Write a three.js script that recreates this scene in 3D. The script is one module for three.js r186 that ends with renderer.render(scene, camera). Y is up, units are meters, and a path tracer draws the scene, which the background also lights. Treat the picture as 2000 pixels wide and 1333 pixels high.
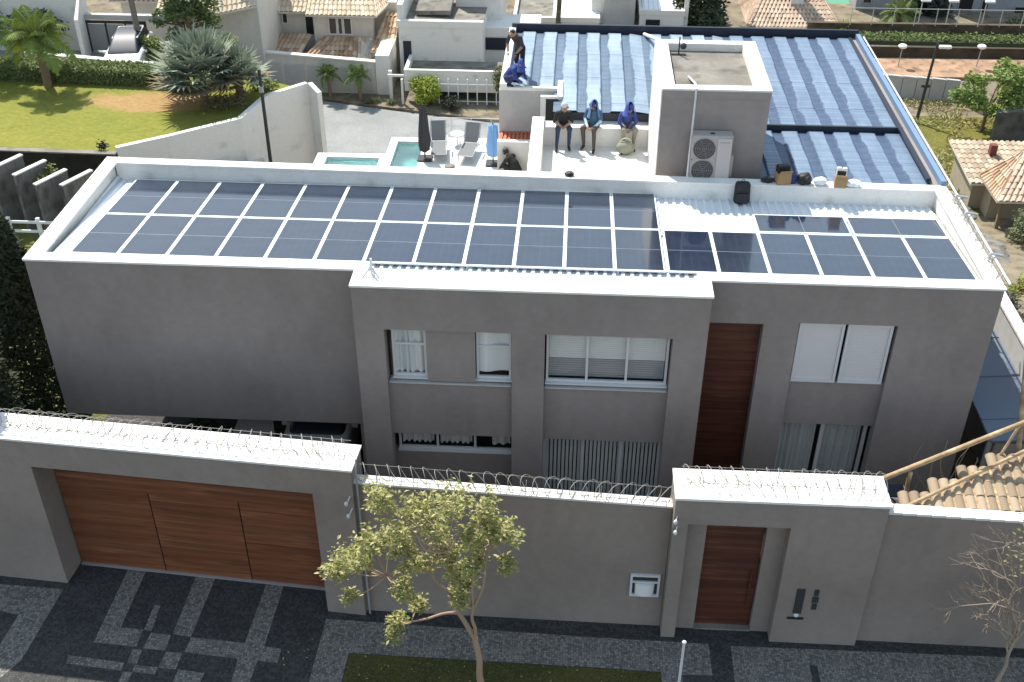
import * as THREE from 'three';
import { mergeGeometries, mergeVertices } from 'three/addons/utils/BufferGeometryUtils.js';
import { RoundedBoxGeometry } from 'three/addons/geometries/RoundedBoxGeometry.js';
import { MarchingCubes } from 'three/addons/objects/MarchingCubes.js';

// ---------------------------------------------------------------- camera, sky, sun, exposure
const scene = new THREE.Scene();
const camera = new THREE.PerspectiveCamera(34.0, 1024 / 682, 0.5, 1500);
camera.position.set(12.456, 19.946, 21.518);
camera.rotation.set(THREE.MathUtils.degToRad(-34.457), THREE.MathUtils.degToRad(3.239), THREE.MathUtils.degToRad(0.098), 'YXZ');
const SUN = new THREE.Vector3(-0.43, 1, -0.62).normalize();
const renderer = new THREE.WebGLRenderer({ antialias: true });
renderer.setSize(1024, 682);
renderer.toneMapping = THREE.LinearToneMapping;
renderer.toneMappingExposure = 1.62;
renderer.shadowMap.enabled = true;
{
  const W = 512, H = 256, d = new Float32Array(W * H * 4), v = new THREE.Vector3();
  for (let j = 0; j < H; j++) for (let i = 0; i < W; i++) {
    const th = (j + 0.5) / H * Math.PI - Math.PI / 2, ph = (i + 0.5) / W * Math.PI * 2 - Math.PI;
    v.set(Math.cos(th) * Math.cos(ph), Math.sin(th), Math.cos(th) * Math.sin(ph));
    const e = Math.max(0, v.y), k = Math.pow(1 - e, 3.0), c = Math.max(0, v.dot(SUN));
    const glow = 0.35 * Math.pow(c, 6) + 0.9 * Math.pow(c, 60);
    const o = (j * W + i) * 4;
    const g = v.y < 0 ? Math.min(1, -v.y * 6) : 0;
    let r = 0.27 + 0.5 * k + glow * 1.0, gr = 0.385 + 0.45 * k + glow * 0.95, b = 0.53 + 0.34 * k + glow * 0.85;
    r = r * (1 - g) + 0.24 * g; gr = gr * (1 - g) + 0.22 * g; b = b * (1 - g) + 0.19 * g;
    d[o] = r; d[o + 1] = gr; d[o + 2] = b; d[o + 3] = 1;
  }
  const t = new THREE.DataTexture(d, W, H, THREE.RGBAFormat, THREE.FloatType);
  t.mapping = THREE.EquirectangularReflectionMapping; t.magFilter = THREE.LinearFilter; t.minFilter = THREE.LinearFilter; t.needsUpdate = true;
  scene.background = t; scene.environment = t;
  scene.backgroundIntensity = 1; scene.environmentIntensity = 1;
}
const sun = new THREE.DirectionalLight(new THREE.Color(1, 0.955, 0.88), 4.6);
sun.position.copy(SUN).multiplyScalar(90).add(new THREE.Vector3(10, 0, -12));
sun.target.position.set(10, 0, -12);
sun.castShadow = true; sun.shadow.radius = 1;
sun.shadow.mapSize.set(4096, 4096);
Object.assign(sun.shadow.camera, { left: -50, right: 50, top: 45, bottom: -45, near: 1, far: 220 });
scene.add(sun, sun.target);

// ---------------------------------------------------------------- helpers
function rng(a) { return () => { a |= 0; a = a + 0x6D2B79F5 | 0; let t = Math.imul(a ^ a >>> 15, 1 | a); t = t + Math.imul(t ^ t >>> 7, 61 | t) ^ t; return ((t ^ t >>> 14) >>> 0) / 4294967296; }; }
const V = (x, y, z) => new THREE.Vector3(x, y, z);
const C = (r, g, b) => new THREE.Color().setRGB(r, g, b);
function hash(x, y, s) { let h = Math.imul(x, 374761393) ^ Math.imul(y, 668265263) ^ Math.imul(s, 2147483647 / 7 | 0); h = Math.imul(h ^ h >>> 13, 1274126177); return ((h ^ h >>> 16) >>> 0) / 4294967296; }
function vnoise(x, y, p, s) {
  const xi = Math.floor(x), yi = Math.floor(y), fx = x - xi, fy = y - yi, u = fx * fx * (3 - 2 * fx), w = fy * fy * (3 - 2 * fy);
  const m = (a) => ((a % p) + p) % p;
  const a = hash(m(xi), m(yi), s), b = hash(m(xi + 1), m(yi), s), c = hash(m(xi), m(yi + 1), s), d = hash(m(xi + 1), m(yi + 1), s);
  return a + (b - a) * u + (c - a) * w + (a - b - c + d) * u * w;
}
function fbm(u, v, p, s, oct = 4) { let a = 0.5, t = 0, n = 0; for (let o = 0; o < oct; o++) { t += a * vnoise(u * p, v * p, p, s + o * 17); n += a; a *= 0.5; p *= 2; } return t / n; }
function tex(w, h, fn, colour = true) {                              // fn(u, v) -> [r, g, b] 0..1 (sRGB when colour)
  const d = new Uint8Array(w * h * 4);
  for (let j = 0; j < h; j++) for (let i = 0; i < w; i++) {
    const c = fn(i / w, j / h, i, j), o = (j * w + i) * 4;
    for (let k = 0; k < 3; k++) d[o + k] = Math.max(0, Math.min(255, (Array.isArray(c) ? c[k] : c) * 255));
    d[o + 3] = 255;
  }
  const t = new THREE.DataTexture(d, w, h); t.wrapS = t.wrapT = THREE.RepeatWrapping; t.magFilter = THREE.LinearFilter; t.minFilter = THREE.LinearMipmapLinearFilter;
  t.generateMipmaps = true; if (colour) t.colorSpace = THREE.SRGBColorSpace; t.needsUpdate = true; return t;
}
function rep(t, sx, sy = sx) { t.repeat.set(1 / sx, 1 / sy); return t; }   // texture covers sx by sy metres
function mat(color, rough = 0.8, o = {}) { return new THREE.MeshStandardMaterial({ color: color.isColor ? color : C(...color), roughness: rough, side: THREE.DoubleSide, ...o }); }
function phys(color, rough, o = {}) { return new THREE.MeshPhysicalMaterial({ color: C(...color), roughness: rough, side: THREE.DoubleSide, ...o }); }
function metreUV(g) {                                                 // box-projected uv in metres
  if (g.index) g = g.toNonIndexed();
  const p = g.attributes.position, uv = new Float32Array(p.count * 2), a = V(), b = V(), c = V(), n = V();
  for (let i = 0; i < p.count; i += 3) {
    a.fromBufferAttribute(p, i); b.fromBufferAttribute(p, i + 1); c.fromBufferAttribute(p, i + 2);
    n.copy(b).sub(a).cross(c.clone().sub(a)); const ax = Math.abs(n.x), ay = Math.abs(n.y), az = Math.abs(n.z);
    [a, b, c].forEach((q, k) => { const o = (i + k) * 2; if (ay >= ax && ay >= az) { uv[o] = q.x; uv[o + 1] = q.z; } else if (ax >= az) { uv[o] = q.z; uv[o + 1] = q.y; } else { uv[o] = q.x; uv[o + 1] = q.y; } });
  }
  g.setAttribute('uv', new THREE.BufferAttribute(uv, 2)); return g;
}
function bx(x0, x1, y0, y1, z0, z1) { const g = new THREE.BoxGeometry(x1 - x0, y1 - y0, z1 - z0); g.translate((x0 + x1) / 2, (y0 + y1) / 2, (z0 + z1) / 2); return metreUV(g); }
function rbx(x0, x1, y0, y1, z0, z1, r = 0.02, s = 2) { const g = new RoundedBoxGeometry(x1 - x0, y1 - y0, z1 - z0, s, r); g.translate((x0 + x1) / 2, (y0 + y1) / 2, (z0 + z1) / 2); return g.index ? g.toNonIndexed() : g; }
function merge(list) {
  const l = list.map((g) => { g = g.index ? g.toNonIndexed() : g; for (const k of Object.keys(g.attributes)) if (!['position', 'normal', 'uv', 'color'].includes(k)) g.deleteAttribute(k); return g; });
  if (!l.every((g) => g.attributes.uv)) l.forEach((g) => g.deleteAttribute('uv'));
  if (!l.every((g) => g.attributes.color)) l.forEach((g) => g.deleteAttribute('color'));
  return l.length === 1 ? l[0] : mergeGeometries(l);
}
function extr(pts, d, holes = []) {                                   // polygon in x,y extruded along +z by d
  const s = new THREE.Shape(pts.map((p) => new THREE.Vector2(p[0], p[1])));
  for (const h of holes) s.holes.push(new THREE.Path(h.map((p) => new THREE.Vector2(p[0], p[1]))));
  return new THREE.ExtrudeGeometry(s, { depth: d, bevelEnabled: false });
}
function facade(x0, x1, y0, y1, holes, z0, z1) {                       // wall slab with rectangular openings
  const g = extr([[x0, y0], [x1, y0], [x1, y1], [x0, y1]], z1 - z0, holes.map(([a, b, c, d]) => [[a, c], [a, d], [b, d], [b, c]]));
  g.translate(0, 0, z0); return metreUV(g);
}
function slab(pts, y0, y1) {                                          // polygon in x,z extruded from y0 to y1
  const g = extr(pts.map(([x, z]) => [x, -z]), y1 - y0); g.rotateX(-Math.PI / 2); g.translate(0, y0, 0); return metreUV(g);
}
function cyl(a, b, r0, r1 = r0, seg = 10) {
  const d = b.clone().sub(a), g = new THREE.CylinderGeometry(r1, r0, d.length(), seg, 1);
  g.applyQuaternion(new THREE.Quaternion().setFromUnitVectors(V(0, 1, 0), d.clone().normalize())); g.translate((a.x + b.x) / 2, (a.y + b.y) / 2, (a.z + b.z) / 2); return g.toNonIndexed();
}
function tube(pts, r, seg = 40, rad = 6) { return new THREE.TubeGeometry(new THREE.CatmullRomCurve3(pts), seg, r, rad).toNonIndexed(); }
const used = {};
function numbered(n) { if (!(n in used)) { used[n] = 0; return n; } used[n]++; return n + '_' + String(used[n]).padStart(3, '0'); }
function shadow(o) { o.traverse((m) => { if (m.isMesh) { m.castShadow = true; m.receiveShadow = true; } }); return o; }
function part(parent, name, g, m, label) { const o = new THREE.Mesh(g, m); o.name = name; o.castShadow = o.receiveShadow = true; parent.add(o); if (label) o.userData.label = label; return o; }
function thing(name, label, category, [x, y, z] = [0, 0, 0], turn = 0, group) {
  const o = new THREE.Group(); o.name = numbered(name); scene.add(o); o.position.set(x, y, z); o.rotation.y = turn; o.userData = { label, category }; if (group) o.userData.group = group; return o;
}
function solo(name, g, m, label, category, pos = [0, 0, 0], turn = 0, group) {
  const o = new THREE.Mesh(g, m); o.name = numbered(name); o.position.set(...pos); o.rotation.y = turn; o.castShadow = o.receiveShadow = true; o.userData = { label, category }; if (group) o.userData.group = group; scene.add(o); return o;
}
function struct(name, g, m) { const o = new THREE.Mesh(g, m); o.name = numbered(name); o.userData.kind = 'structure'; o.castShadow = o.receiveShadow = true; scene.add(o); return o; }
function copyOf(src, pos, turn, label) { const c = src.clone(); c.name = numbered(src.name.replace(/_\d{3}$/, '')); c.userData = { ...src.userData, label }; c.position.set(...pos); c.rotation.y = turn; scene.add(c); return c; }

// ---------------------------------------------------------------- textures and materials
const plasterT = rep(tex(512, 512, (u, v) => { const n = fbm(u, v, 3, 5, 5), f = fbm(u, v, 40, 9, 2), st = fbm(u * 5, v, 4, 31, 4); const k = 0.83 + 0.13 * n + 0.05 * (f - 0.5) + 0.05 * (st - 0.5); return [k, k * 0.995, k * 0.99]; }), 5);
const plasterB = rep(tex(256, 256, (u, v) => fbm(u, v, 48, 3, 2), false), 1.5);
const whiteT = rep(tex(512, 512, (u, v) => { const n = fbm(u, v, 5, 15, 5), f = fbm(u, v, 60, 19, 2); const dirt = Math.max(0, n - 0.62) * 0.5; const k = 0.97 - dirt * 0.7 - 0.05 * f; return [k, k * 0.99, k * 0.97 - dirt * 0.1]; }), 3);
function stoneTex(seed, tones, joint) {
  const N = 30, pts = [], r = rng(seed);
  for (let j = 0; j < N; j++) for (let i = 0; i < N; i++) pts.push([i + 0.15 + 0.7 * r(), j + 0.15 + 0.7 * r(), r()]);
  const S = 720, col = new Float32Array(S * S * 4);
  for (let j = 0; j < S; j++) for (let i = 0; i < S; i++) {
    const x = i / S * N, y = j / S * N, xi = Math.floor(x), yi = Math.floor(y); let d1 = 9, d2 = 9, id = 0;
    for (let b = -1; b <= 1; b++) for (let a = -1; a <= 1; a++) { const ii = (xi + a + N) % N, jj = (yi + b + N) % N, p = pts[jj * N + ii]; const dx = p[0] - ii + xi + a - x, dy = p[1] - jj + yi + b - y, d = Math.max(Math.abs(dx), Math.abs(dy)) * 0.6 + Math.hypot(dx, dy) * 0.4; if (d < d1) { d2 = d1; d1 = d; id = p[2]; } else if (d < d2) d2 = d; }
    const e = Math.min(1, (d2 - d1) * 6), o = (j * S + i) * 4; col[o] = id; col[o + 1] = e;
  }
  const at = (i, j) => (j * S + i) * 4;
  return [rep(tex(S, S, (u, v, i, j) => { const o = at(i, j), t = tones[0] + (tones[1] - tones[0]) * Math.pow(col[o], 0.8), g = 0.06 * (fbm(u, v, 4, seed, 3) - 0.5), k = joint + (t - joint) * col[o + 1] + g; return [k * 1.01, k, k * 0.98]; }), 1.8),
    rep(tex(S, S, (u, v, i, j) => { const o = at(i, j); return 0.3 + 0.5 * col[o + 1] + 0.2 * col[o]; }, false), 1.8)];
}
const [lightStoneT, lightStoneB] = stoneTex(11, [0.5, 0.78], 0.36), [darkStoneT, darkStoneB] = stoneTex(23, [0.22, 0.36], 0.17);
const woodT = rep(tex(1024, 512, (u, v) => { const g = fbm(u, v * 5, 3, 41, 5), s = fbm(u, v * 16, 6, 47, 3), l = Math.max(0, fbm(u, v * 4, 4, 53, 3) - 0.55) * 2.2, k = 0.68 + 0.34 * g + 0.14 * (s - 0.5) + 0.26 * l; return [k, k * (0.95 + 0.12 * l), k * (0.9 + 0.2 * l)]; }), 3.6, 1.0);
const grassT = rep(tex(512, 512, (u, v) => { const n = fbm(u, v, 6, 61, 4), f = fbm(u, v, 90, 67, 2); return [0.36 + 0.2 * n + 0.14 * (f - 0.5), 0.40 + 0.12 * n + 0.16 * (f - 0.5), 0.2 + 0.07 * n + 0.08 * (f - 0.5)]; }), 5);
const grassB = rep(tex(256, 256, (u, v) => fbm(u, v, 70, 68, 2), false), 1.2);
const concT = rep(tex(512, 512, (u, v) => { const n = fbm(u, v, 4, 71, 5), f = fbm(u, v, 50, 73, 2), s = Math.max(0, fbm(u, v, 7, 79, 4) - 0.52) * 1.3; const k = 0.72 + 0.25 * (n - 0.5) - s * 0.5 + 0.06 * (f - 0.5); return [k, k * 0.98, k * 0.94]; }), 3.5);
const asphT = rep(tex(512, 512, (u, v) => { const n = fbm(u, v, 5, 81, 4), f = fbm(u, v, 100, 83, 2); const k = 0.66 + 0.14 * n + 0.1 * (f - 0.5); return [k, k, k * 0.99]; }), 6);
const M = {
  wall: mat([0.345, 0.302, 0.28], 0.9, { map: plasterT, bumpMap: plasterB, bumpScale: 0.004 }),
  streetWall: mat([0.33, 0.278, 0.24], 0.9, { map: plasterT, bumpMap: plasterB, bumpScale: 0.004 }),
  white: mat([0.8, 0.79, 0.77], 0.8, { map: whiteT }),
  whiteClean: mat([0.78, 0.78, 0.77], 0.6),
  cream: mat([0.74, 0.7, 0.63], 0.9, { map: plasterT }),
  paleGrey: mat([0.6, 0.59, 0.57], 0.9, { map: plasterT }),
  conc: mat([0.42, 0.4, 0.37], 0.95, { map: concT }),
  concDark: mat([0.2, 0.2, 0.2], 0.95, { map: concT }),
  lightStone: mat([0.44, 0.415, 0.39], 0.85, { map: lightStoneT, bumpMap: lightStoneB, bumpScale: 0.008 }),
  darkStone: mat([0.56, 0.55, 0.57], 0.8, { map: darkStoneT, bumpMap: darkStoneB, bumpScale: 0.008 }),
  frameWhite: mat([0.6, 0.6, 0.6], 0.45),
  alu: mat([0.82, 0.84, 0.86], 0.4, { metalness: 0.2 }),
  galv: mat([0.78, 0.8, 0.82], 0.42, { metalness: 0.35 }),
  glass: phys([0.97, 0.98, 0.98], 0.03, { transmission: 1, thickness: 0, ior: 1.5 }),
  black: mat([0.012, 0.012, 0.013], 0.6),
  navyBlack: mat([0.01, 0.014, 0.03], 0.5),
  dark: mat([0.03, 0.03, 0.03], 0.7),
  grey: mat([0.3, 0.3, 0.3], 0.7),
  wire: mat([0.3, 0.285, 0.26], 0.6, { metalness: 0.2 }),
  steel: mat([0.55, 0.55, 0.56], 0.4, { metalness: 0.6 }),
  fin: mat([0.34, 0.34, 0.35], 0.95, { map: concT }),
  meadow: mat([1.0, 0.92, 0.6], 1, { map: grassT, bumpMap: grassB, bumpScale: 0.05 }),
  strip: mat([0.15, 0.17, 0.21], 0.4, { metalness: 0.2 }),
  cap: mat([0.86, 0.855, 0.84], 0.8, { map: whiteT }),
  grass: mat([1, 1, 1], 1, { map: grassT, bumpMap: grassB, bumpScale: 0.04 }),
  asphalt: mat([0.5, 0.5, 0.5], 0.95, { map: asphT }),
  dirt: mat([0.42, 0.36, 0.26], 1, { map: concT }),
  clay: mat([0.74, 0.48, 0.33], 1, { map: concT }),
  paleWood: mat([0.58, 0.44, 0.27], 0.8, { map: woodT }),
  bark: mat([0.2, 0.14, 0.09], 0.95),
  barkPale: mat([0.33, 0.26, 0.19], 0.95),
  cardboard: mat([0.34, 0.22, 0.11], 0.9),
  shutter: mat([0.6, 0.58, 0.57], 0.7),
  curtain: mat([0.72, 0.73, 0.72], 0.95),
  blind: mat([0.68, 0.69, 0.67], 0.7),
  water: phys([0.75, 0.95, 0.94], 0.06, { transmission: 0.9, thickness: 0.6, ior: 1.33, attenuationColor: C(0.55, 0.9, 0.87), attenuationDistance: 3 }),
  poolTile: mat([0.62, 0.82, 0.8], 0.5),
};
const woods = [[0.25, 0.092, 0.04], [0.28, 0.108, 0.048], [0.22, 0.08, 0.036], [0.265, 0.108, 0.052]].map((c) => mat(c, 0.55, { map: woodT }));
const redWoods = [[0.115, 0.037, 0.021], [0.13, 0.044, 0.025], [0.1, 0.032, 0.018], [0.12, 0.042, 0.024]].map((c) => mat(c, 0.5, { map: woodT }));
function leafMat(c, tr = 0.35) { return phys(c, 0.9, { transmission: tr, thickness: 0 }); }

// corrugated sheet: ridges run along z
function corrugated(x0, x1, z0, z1, yAt, period, prof, zStep = 1, ripple = null) {
  const xs = []; for (let x = x0; x < x1 - 1e-6; x += period) for (const [f, h] of prof) if (x + f * period <= x1) xs.push([x + f * period, h]); xs.push([x1, prof[0][1]]);
  const nz = Math.max(1, Math.round((z1 - z0) / zStep)), pos = [], uv = [], idx = [];
  for (let j = 0; j <= nz; j++) { const z = z0 + (z1 - z0) * j / nz; for (const [x, h] of xs) { pos.push(x, yAt(z, x) + h + (ripple ? ripple(x, z, h) : 0), z); uv.push(x - x0, z - z0); } }
  const n = xs.length; for (let j = 0; j < nz; j++) for (let i = 0; i < n - 1; i++) { const a = j * n + i; idx.push(a, a + n, a + 1, a + 1, a + n, a + n + 1); }
  let g = new THREE.BufferGeometry(); g.setAttribute('position', new THREE.Float32BufferAttribute(pos, 3)); g.setAttribute('uv', new THREE.Float32BufferAttribute(uv, 2)); g.setIndex(idx); g = g.toNonIndexed(); g.computeVertexNormals(); return g;
}
// clay tile field over a quad a-b (eave) c-d (ridge, c above b, d above a); returns geometry with vertex colours
const tileTones = [[0.42, 0.27, 0.17], [0.5, 0.36, 0.24], [0.36, 0.22, 0.14], [0.55, 0.42, 0.3], [0.46, 0.32, 0.2]];
function tileField(a, b, c, d, tw, th, tones, seed) {
  const r = rng(seed), rows = Math.max(1, Math.round(a.distanceTo(d) / th)), gs = [], pos = [], col = [];
  const nrm = b.clone().sub(a).cross(d.clone().sub(a)).normalize(); if (nrm.y < 0) nrm.negate();
  for (let j = 0; j < rows; j++) {
    const f0 = j / rows, f1 = Math.min(1, (j + 1.12) / rows), l0 = a.clone().lerp(d, f0), r0 = b.clone().lerp(c, f0), l1 = a.clone().lerp(d, f1), r1 = b.clone().lerp(c, f1);
    const n = Math.max(1, Math.round(l0.distanceTo(r0) / tw));
    for (let i = 0; i < n; i++) {
      const t = tones[Math.floor(r() * tones.length)], k = 0.85 + 0.3 * r(), h = tw * 0.28 * (0.9 + 0.2 * r());
      const P = (f, s, up) => { const q = s ? l1.clone().lerp(r1, f) : l0.clone().lerp(r0, f); return q.addScaledVector(nrm, up + (s ? 0 : 0.03)); };
      const fs = [0, 0.28, 0.62, 0.8, 1].map((f) => (i + f) / n), hs = [0.02, h, h, 0.01, 0.01];
      for (let q = 0; q < 4; q++) for (const [fi, s] of [[q, 0], [q + 1, 0], [q + 1, 1], [q, 0], [q + 1, 1], [q, 1]]) { const p = P(fs[fi], s, hs[fi]); pos.push(p.x, p.y, p.z); col.push(t[0] * k, t[1] * k, t[2] * k); }
    }
  }
  const g = new THREE.BufferGeometry(); g.setAttribute('position', new THREE.Float32BufferAttribute(pos, 3)); g.setAttribute('color', new THREE.Float32BufferAttribute(col, 3)); g.computeVertexNormals(); return g;
}
const tileMat = new THREE.MeshStandardMaterial({ vertexColors: true, roughness: 0.95, side: THREE.DoubleSide });
function prism(a, b, c, d, down) {                                    // closed solid under a quad
  const q = [a, b, c, d], lo = q.map((p) => V(p.x, p.y - down, p.z)), pos = []; const f = (...v) => { for (const p of v) pos.push(p.x, p.y, p.z); };
  f(a, b, c, a, c, d); f(lo[0], lo[2], lo[1], lo[0], lo[3], lo[2]); for (let i = 0; i < 4; i++) { const j = (i + 1) % 4; f(q[i], lo[i], lo[j], q[i], lo[j], q[j]); }
  const g = new THREE.BufferGeometry(); g.setAttribute('position', new THREE.Float32BufferAttribute(pos, 3)); g.computeVertexNormals(); return metreUV(g);
}

// ---------------------------------------------------------------- setting: ground, road, pavement
const terr = (z) => { const t = Math.min(1, Math.max(0, (-4 - z) / 22)); return -4 * t * t * (3 - 2 * t); };
{
  const g = new THREE.PlaneGeometry(400, 400, 100, 200); g.rotateX(-Math.PI / 2); g.translate(10, 0, -60);
  const p = g.attributes.position; for (let i = 0; i < p.count; i++) { const x = p.getX(i), z = p.getZ(i); p.setY(i, terr(z) - 0.06 + (z < -60 ? (z + 60) * 0.06 : 0) + 0.08 * (vnoise(x * 0.6, z * 0.6, 4096, 3) - 0.5)); }
  g.computeVertexNormals(); const u = []; for (let i = 0; i < p.count; i++) u.push(p.getX(i), p.getZ(i)); g.setAttribute('uv', new THREE.Float32BufferAttribute(u, 2));
  struct('ground', g, M.dirt);
}
struct('street_pavement', slab([[-14, 1.2], [-0.6, 1.2], [-0.6, -5.2], [7.6, -5.2], [7.6, -0.2], [22.5, -0.2], [22.5, 1.2], [44, 1.2], [44, 30], [-14, 30]], -0.5, 0), M.darkStone);
function sheet(pts, y) { return slab(pts, 0.0005, y); }
const lightShapes = [[[-0.83, 3.51], [0.74, 3.58], [0.62, 5.7], [0.37, 6.21], [-4, 6.6], [-4, 5.4], [-0.04, 5.3], [0, 4.42], [-0.47, 4.33], [-4, 4.2], [-4, 3.3]],
[[2.06, 2.65], [2.51, 2.65], [2.51, 4.65], [3.04, 4.68], [3.05, 5.18], [2.04, 5.11]], [[3.77, 2.76], [4.26, 2.79], [4.2, 4.83], [3.76, 4.77]],
[[5.53, 2.89], [5.96, 2.91], [5.93, 5], [6.33, 5.05], [6.33, 5.44], [5.88, 5.41], [5.83, 6.3], [5.45, 6.3], [5.43, 5.38], [4.18, 5.26], [4.21, 4.84], [5.47, 4.93]],
[[3.06, 3.93], [3.21, 3.94], [3.25, 4.72], [3.06, 4.68]], [[3.25, 4.77], [3.73, 4.8], [3.73, 5.24], [3.22, 5.22]], [[2.99, 5.24], [3.21, 5.26], [3.22, 5.65], [3, 5.63]],
[[3.77, 5.28], [4.14, 5.29], [4.13, 5.75], [3.74, 5.72]], [[1.61, 5.5], [2.93, 5.64], [2.94, 5.85], [1.65, 5.73]], [[3.18, 5.68], [3.72, 5.72], [3.71, 5.91], [3.19, 5.86]],
[[4.18, 5.75], [4.8, 5.81], [4.75, 6.2], [4.18, 6.15]], [[2.99, 5.87], [3.21, 5.88], [3.17, 6.4], [2.98, 6.4]],
[[7.17, 4.12], [13.24, 4.3], [15.96, 4.34], [15.96, 5.22], [15.3, 5.24], [15.3, 8], [14.84, 8], [14.84, 5.19], [13.25, 5.15], [7.87, 5.07], [7.81, 8], [7.1, 8]],
[[16.45, 4.37], [24, 4.32], [24, 8], [18.28, 8], [18.31, 4.82], [18.14, 4.8], [18.13, 8], [16.39, 8]]];
lightShapes.forEach((s) => struct('stone_inlay', sheet(s, 0.005), M.lightStone));
struct('verge_grass', slab([[7.89, 5.09], [14.82, 5.21], [14.82, 8], [7.83, 8]], 0.0005, 0.012), mat([0.4, 0.36, 0.26], 1, { map: grassT, bumpMap: grassB, bumpScale: 0.04 }));
// rear road, kerb and far pavement
struct('road', slab([[-3, -29.2], [1.4, -27.5], [12, -27.5], [12, -33.6], [8.2, -33.6], [2.7, -34.9], [-2, -36.2], [-8, -36.6], [-8, -31]], -4.3, -3.95), M.asphalt);
struct('far_pavement', slab([[-8, -36.7], [-2, -36.3], [2.7, -35], [8.2, -33.7], [14, -33.7], [14, -40], [-8, -40]], -4.3, -3.83), M.dirt);
struct('left_street', slab([[-40, -28.4], [-5.6, -28.0], [-4.6, -30], [-5.4, -34], [-40, -36]], -5, -0.1), M.asphalt);
// raised garden on the left
const lawnPts = [[-40, -18.25], [-10.2, -18.2], [-5.2, -17.75], [-3.55, -18.95], [-1.2, -20.85], [-0.75, -23.3], [0.7, -24.8], [-1.0, -25.7], [-4.5, -26.9], [-8, -27.9], [-40, -28.3]];
{
  const lt = tex(1024, 512, (u, v) => {
    const x = -16 + u * 18, z = -29 + v * 12, n = fbm(u, v * 0.6, 10, 91, 5), f = fbm(u, v, 160, 93, 2);
    const e = Math.hypot((x + 5.6) / 2.7, (z + 23) / 1.25) + (n - 0.5) * 0.9, dry = Math.min(1, Math.max(0, (1.05 - e) * 4)), m2 = Math.min(1, Math.max(0, (fbm(u, v, 5, 97, 4) - 0.5) * 5)) * 0.55;
    let c = [0.47 + 0.1 * n, 0.5 + 0.05 * n, 0.16 + 0.04 * n]; c = c.map((q, k) => q * (1 - m2) + [0.58, 0.53, 0.25][k] * m2); c = c.map((q, k) => q * (1 - dry) + [0.68, 0.55, 0.34][k] * dry);
    return c.map((q) => q + 0.1 * (f - 0.5));
  });
  const g = slab(lawnPts, -5, 1.2), p = g.attributes.position, uv = g.attributes.uv; for (let i = 0; i < p.count; i++) uv.setXY(i, (p.getX(i) + 16) / 18, (p.getZ(i) + 29) / 12);
  lt.wrapS = lt.wrapT = THREE.MirroredRepeatWrapping;
  struct('lawn', g, mat([0.74, 0.74, 0.78], 1, { map: lt, bumpMap: grassB, bumpScale: 0.03 }));
}
// ---------------------------------------------------------------- main house
const house = thing('main_house', 'grey modern two storey house with white roof edges and solar panels', 'house');
const H = 7.0, capM = M.cap;
// left wing over the carport
part(house, 'wall', facade(0, 7.68, 2.5, 6.95, [], -0.25, 0), M.wall, 'blank upper wall over the carport');
part(house, 'wall', bx(0, 0.25, 2.5, 6.95, -5.35, -0.252), M.wall);
part(house, 'carport_ceiling', bx(0.252, 7.68, 2.5, 2.65, -5.2, -0.252), M.wall);
part(house, 'carport_pillar', bx(0.002, 0.4, 0, 2.498, -5.3, -4.7), M.wall);
part(house, 'carport_back_wall', bx(0.4, 7.68, 0, 2.498, -5.3, -5.1), M.wall);
part(house, 'carport_side_wall', bx(7.45, 7.68, 0, 2.498, -5.098, -0.02), M.wall);
// projecting block
part(house, 'wall', facade(7.69, 15.66, -0.06, 6.95, [[8.36, 11.27, -0.05, 5.84], [12.02, 14.9, -0.05, 5.84]], 0.3, 0.7), M.wall, 'projecting frame wall with two tall bays');
part(house, 'wall', bx(7.69, 8.3, 0.001, 6.7, -0.25, 0.298), M.wall); part(house, 'wall', bx(15.0, 15.66, 0.001, 6.7, -0.25, 0.298), M.wall);
part(house, 'parapet_cap', bx(7.664, 7.96, 6.7, 6.996, -0.318, 0.079), M.cap); part(house, 'parapet_cap', bx(15.4, 15.688, 6.7, 6.996, -0.318, 0.079), M.cap);
// bay infill
part(house, 'spandrel', bx(8.3, 11.32, 2.68, 4.25, 0.32, 0.52), M.wall);
part(house, 'spandrel', bx(11.98, 14.95, 2.67, 4.25, 0.32, 0.52), M.wall);
part(house, 'infill_panel', bx(9.3, 10.42, 4.33, 5.9, 0.31, 0.57), M.wall);
part(house, 'bay_base_wall', bx(8.302, 11.32, 0, 1.9, 0.02, 0.25), M.wall);
part(house, 'bay_header', bx(8.302, 14.998, 5.84, 6.95, 0.1, 0.298), M.wall);
function windowUnit(x0, x1, y0, y1, z, panes, opt = {}) {
  const f = opt.f || 0.055, d = 0.07, gs = [bx(x0, x1, y0, y0 + f, z, z + d), bx(x0, x1, y1 - f, y1, z, z + d), bx(x0, x0 + f, y0 + f, y1 - f, z, z + d), bx(x1 - f, x1, y0 + f, y1 - f, z, z + d)];
  const w = (x1 - x0 - f) / panes; for (let i = 1; i < panes; i++) gs.push(bx(x0 + i * w, x0 + i * w + f, y0 + f, y1 - f, z + 0.002, z + d - 0.002));
  const rows = opt.rows || []; rows.forEach((ry) => gs.push(bx(x0 + f, x1 - f, ry, ry + 0.05, z + 0.004, z + d - 0.004)));
  const win = part(house, opt.name || 'window', merge(gs), M.frameWhite, opt.label);
  for (let i = 0; i < panes; i++) { const ys = [y0 + f, ...rows.flatMap((r) => [r, r + 0.05]), y1 - f]; for (let k = 0; k < ys.length; k += 2) part(win, 'pane', bx(x0 + f + i * w + 0.001, x0 + i * w + w - 0.001, ys[k], ys[k + 1], z + 0.03, z + 0.036), M.glass); }
  if (opt.sill) part(win, 'sill', bx(x0 - 0.02, x1 + 0.02, y0 - 0.04, y0 - 0.002, z - 0.02, z + 0.15), M.frameWhite);
  return win;
}
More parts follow.
